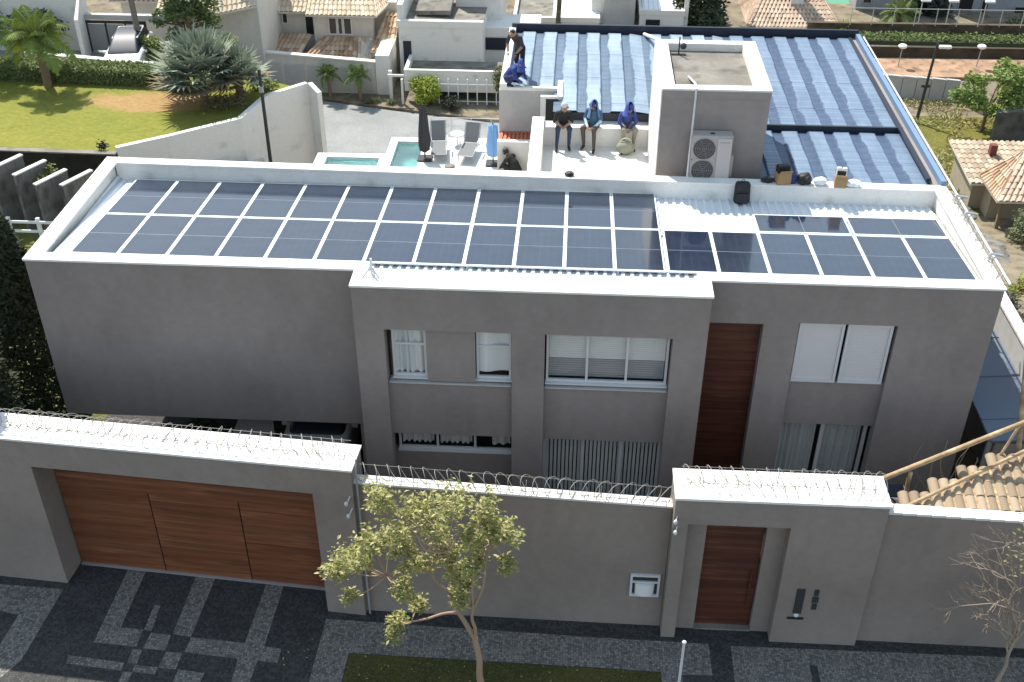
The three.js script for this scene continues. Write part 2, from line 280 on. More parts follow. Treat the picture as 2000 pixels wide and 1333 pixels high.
function curtain(win, x0, x1, y0, y1, z, folds, m = M.curtain) {
  const n = folds * 8, pos = [], idx = []; for (let j = 0; j < 2; j++) for (let i = 0; i <= n; i++) pos.push(x0 + (x1 - x0) * i / n, j ? y1 : y0, z + 0.045 * Math.sin(i / n * folds * Math.PI * 2) + 0.015 * Math.sin(i * 0.37));
  for (let i = 0; i < n; i++) idx.push(i, i + 1, n + 1 + i, i + 1, n + 2 + i, n + 1 + i);
  const g = new THREE.BufferGeometry(); g.setAttribute('position', new THREE.Float32BufferAttribute(pos, 3)); g.setIndex(idx); g.computeVertexNormals(); return part(win, 'curtain', g.toNonIndexed(), m);
}
{
  let w = windowUnit(8.48, 9.28, 4.4, 5.86, 0.4, 1, { rows: [5.28], sill: true }); curtain(w, 8.5, 8.9, 4.46, 5.86, 0.37, 3); curtain(w, 8.86, 9.28, 4.46, 5.86, 0.36, 2);
  w = windowUnit(10.44, 11.25, 4.4, 5.86, 0.4, 1, { rows: [5.28], sill: true }); curtain(w, 10.44, 11.25, 4.56, 5.86, 0.38, 1);
  part(house, 'ledge', bx(8.38, 11.25, 4.255, 4.29, 0.33, 0.6), M.paleGrey);
  w = windowUnit(12.06, 14.86, 4.38, 5.86, 0.4, 3, { sill: true, label: 'three pane window with lowered horizontal blinds, dim reflection painted into the lower slats' });
  const gs = []; for (let i = 0; i < 15; i++) gs.push(bx(12.12, 14.8, 5.82 - i * 0.06, 5.82 - i * 0.06 + 0.056, 0.33, 0.345).rotateX(0)); part(w, 'blind', merge(gs), M.blind, 'pale grey upper slats of the lowered blind');
  for (let i = 0; i < 8; i++) part(w, 'dim_reflection_slat', bx(12.12, 14.8, 4.44 + i * 0.064, 4.44 + i * 0.064 + 0.056, 0.3, 0.315), mat([0.3, 0.31, 0.33], 0.7));  // darker slat colour stands in for the dim reflection in the lower glass
  part(house, 'ledge', bx(12.04, 14.88, 4.255, 4.285, 0.33, 0.6), M.paleGrey);
  w = windowUnit(8.44, 11.3, 1.95, 2.95, 0.12, 3, { sill: true, label: 'low three pane window below the spandrel' }); curtain(w, 8.5, 9.3, 2.05, 2.9, 0.03, 6); curtain(w, 9.45, 10.25, 2.05, 2.9, 0.03, 6); curtain(w, 10.75, 11.2, 2.05, 2.9, 0.03, 2);
  w = windowUnit(12.02, 14.92, 0.02, 2.9, 0.14, 3, { f: 0.08, name: 'glazed_door', label: 'ground floor glazed doors with vertical slats' });
  for (let i = 0; i < 29; i++) part(w, 'vertical_slat', bx(12.1 + i * 0.098, 12.168 + i * 0.098, 0.05, 2.9, 0.09, 0.105), M.blind);
}
// interior closing: floors and back walls, dark rooms
part(house, 'floor_slab', bx(7.7, 15.64, 2.95, 3.15, -5.1, 0.3), M.wall);
part(house, 'inner_wall', bx(7.7, 21.85, 0, 6.4, -3.2, -3.0), M.wall);
part(house, 'inner_wall', bx(11.5, 11.75, 0.0, 2.94, -2.99, 0.0), M.wall); part(house, 'inner_wall', bx(11.5, 11.75, 3.16, 6.4, -2.99, 0.09), M.wall);
// right wing
part(house, 'wall', facade(15.662, 22.13, -0.06, 6.95, [[15.75, 17.0, -0.05, 5.86], [17.8, 20.02, -0.05, 5.92]], -0.3, 0), M.wall, 'right wing front wall with tall recesses');
part(house, 'floor_slab', bx(17.2, 21.85, 2.95, 3.15, -2.98, -0.62), M.wall);
part(house, 'spandrel', bx(17.78, 20.04, 2.9, 4.22, -0.5, -0.16), M.wall);
{
  const n = 24, h = 5.84 / n, panel = part(house, 'entrance_panel', bx(15.7, 17.05, 0, 5.88, -0.42, -0.302), redWoods[2], 'tall dark red timber cladding strip'), gg = [0, 1, 2, 3].map((k) => { const q = bx(15.76, 16.99, 0, h - 0.005, 0, 0.03), a = q.attributes.uv; for (let i = 0; i < a.count; i++) a.setXY(i, a.getX(i) + k * 0.83, a.getY(i) + k * 0.31); return q; }), r = rng(5);
  for (let i = 0; i < n; i++) { const o = part(panel, 'board', gg[Math.floor(r() * 4)], redWoods[Math.floor(r() * 4)]); o.position.set(0, 0.01 + i * h, -0.301 + 0.01 * r()); }
  const sh = (x0, x1) => { const s = part(house, 'shutter', merge([bx(x0, x1, 4.23, 4.3, -0.14, -0.06), bx(x0, x1, 5.83, 5.9, -0.14, -0.06), bx(x0, x0 + 0.06, 4.3, 5.83, -0.14, -0.06), bx(x1 - 0.06, x1, 4.3, 5.83, -0.14, -0.06)]), M.frameWhite, 'white closed roller shutter'); for (let i = 0; i < 30; i++) part(s, 'shutter_slat', bx(x0 + 0.062, x1 - 0.062, 4.302 + i * 0.0509, 4.302 + i * 0.0509 + 0.0495, -0.118, -0.1), M.shutter); };
  sh(17.83, 18.86); sh(18.93, 19.95);
  const w = windowUnit(17.82, 20.0, 0.02, 3.1, -0.5, 2, { f: 0.08, name: 'glazed_door', label: 'ground floor glazed door of the right wing with pale curtains' });
  curtain(w, 17.9, 18.8, 0.05, 3.05, -0.62, 7, M.blind); curtain(w, 18.95, 19.9, 0.05, 3.05, -0.62, 9, M.blind);
}
part(house, 'side_wall', bx(21.88, 22.13, 0, 6.95, -16.4, -0.302), M.wall);
// roof parapets and caps
part(house, 'roof_deck', bx(0.25, 21.88, 6.05, 6.2, -5.3, -0.25), M.white);
part(house, 'parapet_cap', bx(-0.03, 7.66, 6.95, H, -0.32, 0.03), capM);
part(house, 'parapet_cap', bx(7.66, 15.69, 6.95, H, 0.08, 0.73), capM, 'deep white cap over the projecting block');
part(house, 'parapet_cap', bx(15.69, 22.16, 6.95, H, -0.32, 0.03), capM);
part(house, 'parapet_cap', bx(-0.03, 0.36, 6.95, H, -5.45, -0.321), capM);
part(house, 'parapet_cap', bx(21.8, 22.16, 6.95, H, -4.75, -0.321), capM);
{
  const m = part(house, 'back_parapet', merge([bx(0.3, 22.1, 6.0, 6.95, -0.28, 0), bx(-0.02, 22.14, 6.95, 7.002, -0.31, 0.03)]), capM); m.position.set(0, 0, -5.13); m.rotation.y = -0.0175;
}
// front corrugated roof: falls to the back
const roofY = (z) => 6.815 + (z + 0.42) * 0.0737;
const smallProf = [[0, 0], [0.22, 0], [0.36, 0.045], [0.64, 0.045], [0.78, 0]];
part(house, 'corrugated_roof', merge([corrugated(0.36, 7.7, -5.15, -0.34, roofY, 0.205, smallProf, 5), corrugated(7.7, 15.66, -5.1, 0.06, roofY, 0.205, smallProf, 5), corrugated(15.66, 21.8, -4.9, -0.34, roofY, 0.205, smallProf, 5)]), mat([0.74, 0.76, 0.78], 0.5, { metalness: 0.12 }), 'white painted corrugated metal roofing');
part(house, 'parapet_lining', bx(0.252, 0.272, 6.2, 6.949, -5.12, -0.26), M.white); part(house, 'parapet_lining', bx(21.84, 21.878, 6.2, 6.949, -4.8, -0.31), M.white);
part(house, 'roof_gutter', merge([bx(0.3, 0.36, 6.3, 6.62, -5.1, -0.35)]), M.galv);
// rear wing body, terrace, tower, blue metal roof
part(house, 'rear_wall', bx(10.2, 12.05, -4.5, 6.9, -11.3, -11.06), M.paleGrey, 'grey rear wing wall beyond the terrace');
part(house, 'rear_wall', bx(10.2, 10.45, -4.5, 6.9, -16.4, -11.302), M.paleGrey);
part(house, 'rear_wall', bx(10.452, 21.878, -4.5, 6.9, -16.4, -16.15), M.paleGrey);
part(house, 'rear_wall', bx(12.05, 14.74, 5.9, 6.8, -11.3, -9.552), M.paleGrey);
part(house, 'terrace_floor', bx(11.65, 14.738, 5.8, 6.0, -9.55, -5.2), M.white);
part(house, 'sitting_ledge', bx(11.652, 14.736, 6.001, 6.58, -9.55, -9.1), M.white);
part(house, 'terrace_parapet', bx(11.3, 11.65, -4.5, 6.7, -9.56, -5.25), M.white);
part(house, 'terrace_parapet', bx(12.0, 12.16, 6.6, 7.0, -11.74, -10.4), M.white);
part(house, 'door_jamb', bx(11.5, 11.66, 5.4, 6.95, -10.5, -10.36), M.white);
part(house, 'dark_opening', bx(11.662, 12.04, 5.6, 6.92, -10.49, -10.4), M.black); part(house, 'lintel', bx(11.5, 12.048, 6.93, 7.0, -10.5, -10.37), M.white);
part(house, 'balcony_floor', bx(10.2, 11.298, 5.3, 5.5, -11.058, -10.302), mat([0.55, 0.2, 0.11], 0.8), 'red tiled strip behind low parapet');
for (let i = 0; i < 8; i++) part(house, 'red_slat', bx(10.26 + i * 0.125, 10.33 + i * 0.125, 5.501, 5.56, -11.05, -10.31), mat([0.5, 0.13, 0.07], 0.8));
part(house, 'balcony_parapet', bx(10.2, 11.298, 4.6, 5.62, -10.3, -10.1), M.white);
part(house, 'lower_roof', bx(10.2, 11.298, 4.3, 4.62, -10.098, -5.5), M.white);
part(house, 'rear_wall', bx(10.2, 11.298, -4.5, 4.298, -11.05, -5.5), M.paleGrey);
part(house, 'rear_wall', bx(7.7, 21.86, -0.5, 6.0, -5.5, -5.302), M.paleGrey);
{
  const tw = part(house, 'stair_tower', merge([bx(14.74, 17.48, 5.9, 9.0, -9.2, -5.6)]), M.wall, 'square grey tower rising through the roof');
  part(tw, 'tower_side', bx(14.715, 14.738, 6.0, 9.2, -9.2, -5.602), M.white);
  part(tw, 'tower_parapet', bx(14.72, 17.5, 9.001, 9.24, -5.88, -5.58), M.white); part(tw, 'tower_parapet', bx(14.72, 17.5, 9.001, 9.24, -9.22, -8.93), M.white);
  part(tw, 'tower_parapet', bx(14.72, 15.06, 9.001, 9.239, -8.929, -5.881), M.white); part(tw, 'tower_parapet', bx(17.12, 17.5, 9.001, 9.239, -8.929, -5.881), M.white);
  part(tw, 'tower_face', bx(14.735, 17.488, 9.002, 9.19, -5.578, -5.568), M.wall);
  part(tw, 'tower_roof', bx(15.062, 17.118, 9.002, 9.03, -8.928, -5.882), M.conc, 'stained bare concrete tower roof');
  const cd = part(house, 'conduit', merge([cyl(V(15.5, 9.06, -6.9), V(15.58, 9.28, -5.85), 0.03), cyl(V(15.58, 9.28, -5.85), V(15.58, 9.25, -5.52), 0.03), cyl(V(15.58, 9.25, -5.52), V(15.5, 6.4, -5.06), 0.025)]), M.frameWhite, 'white pipe running down the tower');
}
// blue metal roofs
function blueTex(seed, light, dark) {
  return tex(1024, 1024, (u, v) => {
    const q = u * 8, i = Math.floor(q), f = q - i, wob = 0.08 * (fbm(0.37 + i * 0.25, v, 8, seed + i * 29, 4) - 0.5) + 0.03 * (fbm(u, v, 40, seed + 3, 2) - 0.5);
    const e = Math.min(1, Math.max(0, (f - 0.33 - wob * 2.2) * 22)) * Math.min(1, Math.max(0, (0.95 - f + wob * 1.8) * 22)); const n = fbm(u, v, 6, seed + 7, 4), rib = Math.floor(v * 40) % 2, st = fbm(u * 2, v * 0.5, 20, seed + 11, 2);
    return light.map((l, k) => { const d = dark[k]; return (d + (l - d) * e * (0.6 + 0.75 * n)) + 0.06 * (st - 0.5) + 0.02 * rib - (v * 4 % 1 < 0.012 ? 0.12 : 0); });
  });
}
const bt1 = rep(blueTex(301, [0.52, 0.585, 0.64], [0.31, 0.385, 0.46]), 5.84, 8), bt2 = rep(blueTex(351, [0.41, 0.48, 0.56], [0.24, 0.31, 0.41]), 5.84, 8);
const blueProf = [[0, 0.0], [0.29, 0.0], [0.36, 0.05], [0.94, 0.05]];
const rip = (x, z, h) => 0.012 * (0.5 + 0.5 * Math.cos(z / 0.2 * Math.PI * 2)) * (h > 0.01 ? 1 : 0.4) + 0.012 * (vnoise(x * 2, z * 2, 4096, 4) - 0.5);
const blueY = (z) => 6.86 - (z + 9) * 0.012;
{
  const roof = (name, g, m, l) => part(house, name, g, m, l);
  roof('blue_roof', corrugated(10.44, 12.02, -16.15, -11.1, blueY, 0.73, blueProf, 0.05, rip), mat([1, 1, 1], 0.5, { map: bt1, metalness: 0.1 }), 'pale blue ribbed metal roofing');
  roof('blue_roof', corrugated(11.9, 14.74, -16.15, -9.56, blueY, 0.73, blueProf, 0.05, rip).translate(0, 0.003, 0), mat([1, 1, 1], 0.5, { map: bt1, metalness: 0.1 }), 'pale blue ribbed metal roofing above the seated workers');
  roof('blue_roof', corrugated(14.72, 17.5, -16.15, -9.22, blueY, 0.73, blueProf, 0.05, rip), mat([1, 1, 1], 0.5, { map: bt1, metalness: 0.1 }));
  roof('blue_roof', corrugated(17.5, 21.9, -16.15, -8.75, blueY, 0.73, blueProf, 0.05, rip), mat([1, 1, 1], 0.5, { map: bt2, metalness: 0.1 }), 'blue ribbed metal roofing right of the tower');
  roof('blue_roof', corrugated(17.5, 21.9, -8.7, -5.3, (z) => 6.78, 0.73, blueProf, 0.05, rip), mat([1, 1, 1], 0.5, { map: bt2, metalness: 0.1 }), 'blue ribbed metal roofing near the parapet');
  part(house, 'roof_flashing', bx(10.3, 22.1, 6.8, 7.22, -16.4, -16.3), M.navyBlack); part(house, 'roof_flashing', bx(17.5, 21.9, 6.7, 6.98, -8.79, -8.71), M.navyBlack);
  part(house, 'roof_flashing', bx(12.17, 14.72, 6.62, 6.86, -9.57, -9.548), M.navyBlack);
  part(house, 'roof_edge', bx(10.22, 10.44, 6.9, 7.1, -16.3, -11.06), M.white); part(house, 'roof_edge', bx(10.44, 12.0, 6.9, 7.0, -11.2, -11.05), M.white);
  const bm = mat([0.16, 0.25, 0.38], 0.5, { metalness: 0.2 }); part(house, 'roof_edge', bx(22.0, 22.14, 6.9, 7.12, -16.3, -5.05), bm); part(house, 'roof_gutter', bx(21.74, 21.86, 6.95, 7.02, -16.2, -5.4), M.navyBlack);
  part(house, 'rear_wall', bx(17.5, 21.87, 5.9, 6.5, -8.8, -8.6), M.paleGrey);
  part(house, 'roof_pipe', cyl(V(14.85, 6.98, -16.2), V(15.35, 7.75, -13.2), 0.06), M.frameWhite);
}
part(house, 'conduit', merge([cyl(V(22.22, 7.1, -16), V(22.22, 7.1, 0), 0.028, 0.028, 8), ...[-14, -11, -8, -5, -2.5, -0.5].map((z) => cyl(V(22.14, 6.85, z), V(22.22, 7.1, z), 0.02, 0.02, 6))]), M.frameWhite, 'white pipe along the right roof edge');
for (const z of [-4.1, -3.2, -1.2]) part(house, 'bracket', merge([cyl(V(22.1, 6.99, z), V(22.1, 7.2, z), 0.03), cyl(V(22.1, 7.2, z), V(22.4, 7.15, z), 0.03)]), M.steel);

// ---------------------------------------------------------------- solar panels
const cellT = tex(256, 256, (u, v) => { const c = Math.abs(((u * 6) % 1) - 0.5) > 0.47 || Math.abs(((v * 6) % 1) - 0.5) > 0.485, bus = Math.abs(((u * 54) % 1) - 0.5) < 0.12; const n = 0.07 * (fbm(u, v, 5, 5, 4) - 0.3); const k = c ? 0.085 : bus ? 0.025 : 0; return [0.085 + k + n, 0.13 + k + n, 0.195 + k + n]; });
const cellM = phys([0.9, 0.95, 1.05], 0.16, { map: cellT, ior: 1.5, clearcoat: 1, clearcoatRoughness: 0.05 });
const cellM2 = phys([1.15, 1.1, 1.1], 0.18, { map: cellT, ior: 1.5, clearcoat: 1, clearcoatRoughness: 0.06 });
const slope = Math.atan(0.0737);
const cellSet = [cellM, phys([1.0, 1.0, 1.02], 0.2, { map: cellT, ior: 1.5, clearcoat: 1, clearcoatRoughness: 0.07 }), phys([0.84, 0.92, 1.08], 0.14, { map: cellT, ior: 1.5, clearcoat: 1, clearcoatRoughness: 0.04 }), cellM2];
function panelProto(w, d, landscape, cm = cellM) {
  const g = new THREE.Group(), f = 0.036, t = 0.035;
  const bar = (x0, x1, z0, z1) => bx(x0, x1, -t, 0, z0, z1);
  const P = (n, ge, m) => { const o = new THREE.Mesh(ge, m); o.name = n; o.castShadow = o.receiveShadow = true; g.add(o); };
  P('frame', merge([bar(-w / 2, w / 2, -d / 2, -d / 2 + f), bar(-w / 2, w / 2, d / 2 - f, d / 2), bar(-w / 2, -w / 2 + f, -d / 2 + f, d / 2 - f), bar(w / 2 - f, w / 2, -d / 2 + f, d / 2 - f)]), M.alu);
  const cells = (x0, x1, z0, z1, m) => { const q = new THREE.BoxGeometry(x1 - x0, 0.02, z1 - z0); q.translate((x0 + x1) / 2, -0.013, (z0 + z1) / 2); const uv = q.attributes.uv, p = q.attributes.position; for (let i = 0; i < p.count; i++) uv.setXY(i, (p.getX(i) - x0) / (x1 - x0), (p.getZ(i) - z0) / (z1 - z0)); P('cell_sheet', q.toNonIndexed(), m); };
  if (landscape) { cells(-w / 2 + f, -0.011, -d / 2 + f, d / 2 - f, cm); cells(0.011, w / 2 - f, -d / 2 + f, d / 2 - f, cm); P('centre_strip', bx(-0.011, 0.011, -0.02, -0.002, -d / 2 + f, d / 2 - f), M.strip); }
  else { cells(-w / 2 + f, w / 2 - f, -d / 2 + f, -0.012, cm); cells(-w / 2 + f, w / 2 - f, 0.012, d / 2 - f, cm); P('centre_strip', bx(-w / 2 + f, w / 2 - f, -0.02, -0.002, -0.0118, 0.0118), M.strip); }
  return g;
}
const ord = ['first', 'second', 'third', 'fourth', 'fifth', 'sixth', 'seventh', 'eighth', 'ninth', 'tenth', 'eleventh', 'twelfth'];
{
  const W = 1.141, D = 2.25, pitch = 1.153, protos = cellSet.map((c) => panelProto(W, D, false, c)), RP = rng(19), protoL = panelProto(2.26, 1.05, true);
  const topY = (z) => 6.945 + (z + 0.42) * 0.0737;
  const put = (proto, x, z, label, group) => { const o = proto.clone(); o.name = numbered('solar_panel'); o.position.set(x, topY(z), z); o.rotation.set(-slope, 0, 0); o.userData = { label, category: 'solar panel', group }; scene.add(o); };
  for (let r = 0; r < 2; r++) for (let i = 0; i < 12; i++) put(protos[Math.floor(RP() * 4)], 0.873 + (i + 0.5) * pitch, (r ? -0.42 - 2.27 - 2.25 / 2 : -0.42 - 2.25 / 2) + 0.002 * i * pitch, `dark blue solar panel, ${ord[i]} from the left in the ${r ? 'back' : 'front'} row of the large array`, 'solar panels of the large array');
  for (let i = 0; i < 6; i++) put(protos[Math.floor(RP() * 4)], 14.76 + (i + 0.5) * pitch, -0.4 - 2.25 / 2, `dark solar panel, ${ord[i]} from the left in the single row right of the large array`, 'solar panels of the right array');
  for (let i = 0; i < 2; i++) put(protoL, 14.76 + 2 * pitch + (2 * i + 1) * pitch, -2.7 - 0.53, `landscape solar panel ${i ? 'at the right back corner of the roof' : 'in the tower shadow behind the right row'}`, 'landscape solar panels');
  const rail = (x0, x1, z, label) => { const y = topY(z) - 0.0365, g = merge([bx(x0, x1, -0.05, 0, -0.022, 0.022), ...Array.from({ length: Math.round((x1 - x0) / 1.15) }, (_, i) => bx(x0 + 0.2 + i * 1.15, x0 + 0.26 + i * 1.15, -0.1, -0.05, -0.03, 0.03))]); solo('mounting_rail', g, M.alu, label, 'rail', [0, y, z], 0, 'panel mounting rails'); };
  rail(0.75, 14.78, -0.5, 'aluminium rail under the front edge of the large array'); rail(0.75, 14.78, -2.45, 'aluminium rail under the middle seam of the large array'); rail(0.75, 14.78, -4.7, 'aluminium rail under the back edge of the large array');
  rail(14.8, 21.8, -0.5, 'aluminium rail under the front edge of the right array'); rail(14.8, 21.8, -2.5, 'aluminium rail under the seam of the right array'); rail(17.05, 21.8, -3.6, 'aluminium rail under the landscape panels');
}
// roof pipe stand at the block corner
{ const t = thing('roof_antenna', 'small white pipe tripod at left end of projecting roof cap', 'antenna', [8.1, 7.0, 0.25]); part(t, 'mast', cyl(V(0, 0, 0), V(0, 0.42, 0), 0.025), M.frameWhite); for (const a of [0.6, 2.6, 4.7]) part(t, 'leg', cyl(V(Math.cos(a) * 0.22, 0.0, Math.sin(a) * 0.22), V(0, 0.2, 0), 0.018), M.steel); }

// ---------------------------------------------------------------- street wall: gate block, garden wall, door block
function coil(x0, x1, y, z, r, pitch, seed) {                           // concertina wire along local x
  const n = Math.round((x1 - x0) / pitch), R = rng(seed), pts = []; let ph = 0;
  for (let i = 0; i <= n * 12; i++) { const a = i / 12 * Math.PI * 2, k = Math.floor(i / 12), wob = 0.1 * Math.sin(k * 1.7 + seed) + 0.06 * Math.sin(k * 0.6); const rr = r * (1 + wob * 0.6); pts.push(V(x0 + (x1 - x0) * i / (n * 12) + r * 0.62 * Math.sin(a + k * 0.15), y + r + rr * Math.cos(a) * -1, z + rr * Math.sin(a) + 0.03 * Math.sin(k * 2.3))); }
  return new THREE.TubeGeometry(new THREE.CatmullRomCurve3(pts), n * 14, 0.0085, 4).toNonIndexed();
}
function razor(label, x0, x1, y, z, r, pitch, seed, pos, turn, tilt = 0) {
  const t = thing('razor_wire', label, 'razor wire', pos, turn, 'razor wire coils on the street wall'); t.rotation.z = tilt;
  part(t, 'coil', coil(x0, x1, y, z, r, pitch, seed), M.wire); part(t, 'straight_wire', merge([cyl(V(x0, y + r * 0.9, z + r), V(x1, y + r * 0.9, z + r), 0.008, 0.008, 5), cyl(V(x0, y + r * 1.6, z - r * 0.6), V(x1, y + r * 1.6, z - r * 0.6), 0.005, 0.005, 5)]), M.wire);
  for (let x = x0 + 0.4; x < x1; x += 1.6) part(t, 'stake', cyl(V(x, y, z), V(x, y + 1.6 * r, z), 0.009, 0.009, 6), M.wire);
}
const gateTurn = -Math.atan(0.0796);
{
  const L = 11.1, t = thing('garage_wall', 'grey rendered street wall framing the garage gate, white cap', 'wall', [-3, 0, 3.077], gateTurn);
  const g = facade(0, L, -0.06, 4.4, [[3.78, 10.2, -0.05, 3.67]], -0.8, 0); part(t, 'wall', g, M.streetWall);
  part(t, 'cap', bx(-0.01, L + 0.03, 4.4, 4.45, -0.83, 0.03), M.cap);
  razor('long razor wire coil over the garage gate wall', 0.3, L - 0.1, 4.455, -0.42, 0.21, 0.24, 3, [-3, 0, 3.077], gateTurn);
  const gate = thing('garage_gate', 'wide brown timber garage gate in three plank sections', 'gate', [-3, 0, 3.077], gateTurn);
  part(gate, 'backing', bx(3.8, 10.18, 0.02, 3.66, -0.79, -0.74), M.dark);
  const secs = [[3.82, 5.96], [5.99, 8.12], [8.15, 10.16]], n = 12, h = 2.5 / n, r = rng(77);
  for (const [a, b] of secs) { const gg = [0, 1, 2].map((k) => { const q = bx(a, b, 0, h - 0.003, 0, 0.045), at = q.attributes.uv; for (let i = 0; i < at.count; i++) at.setXY(i, at.getX(i) + k * 1.3, at.getY(i) + k * 0.37); return q; }); for (let i = 0; i < n; i++) { const o = part(gate, 'plank', gg[Math.floor(r() * 3)], woods[Math.floor(r() * 4)]); o.position.set(0, 0.03 + i * h, -0.738 + 0.003 * r()); } }
  for (let i = 0; i < 5; i++) { const o = part(gate, 'header_plank', bx(3.82, 10.16, 0.1 + i * 0.41, 0.322 + i * 0.41, 0, 0.048), woods[(i * 3) % 4]); o.position.set(0, 2.535 + i * 0.225 - 0.1 - i * 0.41, -0.737); }
  part(gate, 'bottom_rail', bx(3.82, 10.16, 0.002, 0.026, -0.7, -0.62), M.steel);
  solo('corner_pipe', merge([cyl(V(8.16, 0.02, 3.9), V(8.16, 4.3, 3.9), 0.025), cyl(V(8.16, 4.3, 3.9), V(8.16, 4.6, 3.78), 0.02)]), M.grey, 'thin grey pipe in the corner beside the gate wall', 'pipe');
}
{
  const t = thing('garden_wall', 'low grey garden wall with thin white cap behind the leafy tree', 'wall');
  const wall = (x0, x1, ya, yb, za, zb, d) => prism(V(x0, ya, za), V(x1, yb, zb), V(x1, yb, zb - d), V(x0, ya, za - d), 3.99);
  part(t, 'wall', prism(V(8.06, 3.95, 3.8), V(14.87, 3.68, 3.87), V(14.87, 3.68, 3.67), V(8.06, 3.95, 3.6), 4.2), M.streetWall);
  part(t, 'cap', prism(V(8.06, 4.0, 3.83), V(14.87, 3.73, 3.9), V(14.87, 3.73, 3.64), V(8.06, 4.0, 3.57), 0.05), M.white);
  razor('razor wire coil along the garden wall cap', 0.05, 6.75, 0.006, 0, 0.19, 0.27, 8, [8.1, 4.0, 3.7], -0.01, -0.0397);
  const m = thing('meter_box', 'white framed meter recess with pale drum in garden wall', 'meter box', [14.44, 1.0, 3.87]);
  part(m, 'frame', merge([bx(-0.33, 0.33, 0, 0.05, 0, 0.06), bx(-0.33, 0.33, 0.62, 0.67, 0, 0.06), bx(-0.33, -0.28, 0.05, 0.62, 0, 0.06), bx(0.28, 0.33, 0.05, 0.62, 0, 0.06), bx(-0.28, 0.28, 0.42, 0.46, 0, 0.05)]), M.frameWhite);
  part(m, 'recess', bx(-0.28, 0.28, 0.05, 0.62, 0.001, 0.008), M.dark); part(m, 'drum', new THREE.CylinderGeometry(0.22, 0.21, 0.35, 24, 1, false, -Math.PI / 2, Math.PI).toNonIndexed().scale(1, 1, 0.5).translate(0, 0.23, 0.009), M.curtain);
}
{
  const t = thing('entrance_wall', 'tall grey entrance block with white cap and recessed timber door', 'wall');
  part(t, 'wall', facade(14.88, 19.25, -0.06, 4.2, [[15.19, 17.33, -0.05, 3.52]], 3.3, 4.19), M.streetWall);
  part(t, 'cap', bx(14.86, 19.28, 4.2, 4.26, 3.27, 4.22), M.cap);
  part(t, 'side_panel', bx(15.192, 15.64, 0.002, 3.518, 3.4, 3.9), M.streetWall); part(t, 'side_panel', bx(16.92, 17.328, 0.002, 3.518, 3.4, 3.9), M.streetWall);
  part(t, 'mail_slot', bx(17.62, 17.98, 0.78, 0.85, 4.19, 4.2), M.black); part(t, 'intercom', rbx(17.72, 17.9, 0.98, 1.75, 4.18, 4.22, 0.01), M.dark, 'tall dark intercom plate');
  part(t, 'bell', new THREE.SphereGeometry(0.06, 12, 8).toNonIndexed().translate(17.8, 0.93, 4.2), M.frameWhite);
  part(t, 'number_plate', merge([bx(18.1, 18.2, 1.55, 1.74, 4.19, 4.205), bx(18.08, 18.22, 1.34, 1.52, 4.19, 4.205), bx(18.1, 18.21, 1.12, 1.31, 4.19, 4.205)]), M.dark, 'dark vertical house number');
  razor('razor wire coil over the entrance door block', 15.0, 19.2, 4.265, 3.72, 0.21, 0.25, 14, [0, 0, 0], 0);
  const d = thing('entrance_door', 'dark brown plank street door with vertical bar handle', 'door');
  part(d, 'leaf', bx(15.65, 16.91, 0.05, 3.4, 3.7, 3.74), redWoods[2]); part(d, 'threshold', bx(15.645, 16.915, 0.003, 0.049, 3.62, 3.92), M.conc);
  const n = 14, h = 3.33 / n, gg = [0, 1, 2].map((k) => { const q = bx(15.66, 16.9, 0, h - 0.004, 0, 0.03), at = q.attributes.uv; for (let i = 0; i < at.count; i++) at.setXY(i, at.getX(i) + k * 1.1, at.getY(i) + k * 0.29); return q; }), r = rng(31); for (let i = 0; i < n; i++) { const o = part(d, 'plank', gg[Math.floor(r() * 3)], redWoods[Math.floor(r() * 4)]); o.position.set(0, 0.06 + i * h, 3.742 + 0.008 * r()); }
  part(d, 'handle', merge([cyl(V(16.76, 0.75, 3.84), V(16.76, 1.85, 3.84), 0.02), cyl(V(16.76, 0.9, 3.77), V(16.76, 0.9, 3.84), 0.015), cyl(V(16.76, 1.7, 3.77), V(16.76, 1.7, 3.84), 0.015)]), redWoods[3]);
}
{
  const t = thing('side_street_wall', 'grey street wall with white brick cap right of the entrance block', 'wall');
  part(t, 'wall', prism(V(19.26, 3.9, 4.03), V(30, 3.5, 4.1), V(30, 3.5, 3.85), V(19.26, 3.9, 3.8), 4.2), M.streetWall);
  for (let i = 0; i < 24; i++) { const x = 19.28 + i * 0.3, y = 3.9 - (x - 19.26) * 0.0372; part(t, 'cap_stone', bx(x, x + 0.285, y + 0.001, y + 0.06, 3.78, 4.06), M.white); }
  for (const [x, y, z, i] of [[8.0, 3.7, 4.0, 0], [8.02, 3.35, 4.0, 1], [14.96, 3.75, 4.2, 2], [14.98, 3.45, 4.2, 3]]) { const s = thing('wire_bracket', ['upper white wire insulator on the gate wall corner', 'lower white wire insulator on the gate wall corner', 'upper white wire insulator on the entrance block', 'lower white wire insulator on the entrance block'][i], 'insulator', [x, y, z], 0, 'white wire insulators'); part(s, 'arm', cyl(V(0, 0, -0.06), V(-0.06, -0.08, 0.12), 0.015), M.frameWhite); part(s, 'knob', new THREE.SphereGeometry(0.045, 10, 8).scale(1, 1.4, 1).toNonIndexed().translate(-0.06, -0.06, 0.13), M.frameWhite); }
}
{
  const post = (x, z, h, label) => { const t = thing('white_post', label, 'post', [x, 0, z], 0, 'slim white posts by the kerb'); part(t, 'pole', cyl(V(0, 0, 0), V(0, h, 0), 0.028, 0.026), M.frameWhite); part(t, 'cap', new THREE.SphereGeometry(0.045, 14, 10).scale(1, 0.8, 1).toNonIndexed().translate(0, h + 0.02, 0), M.frameWhite); };
  post(15.02, 6.6, 2.62, 'slim white post in front of the entrance block'); post(1.35, 7.1, 0.95, 'white post head at the bottom left corner of the paving');
}
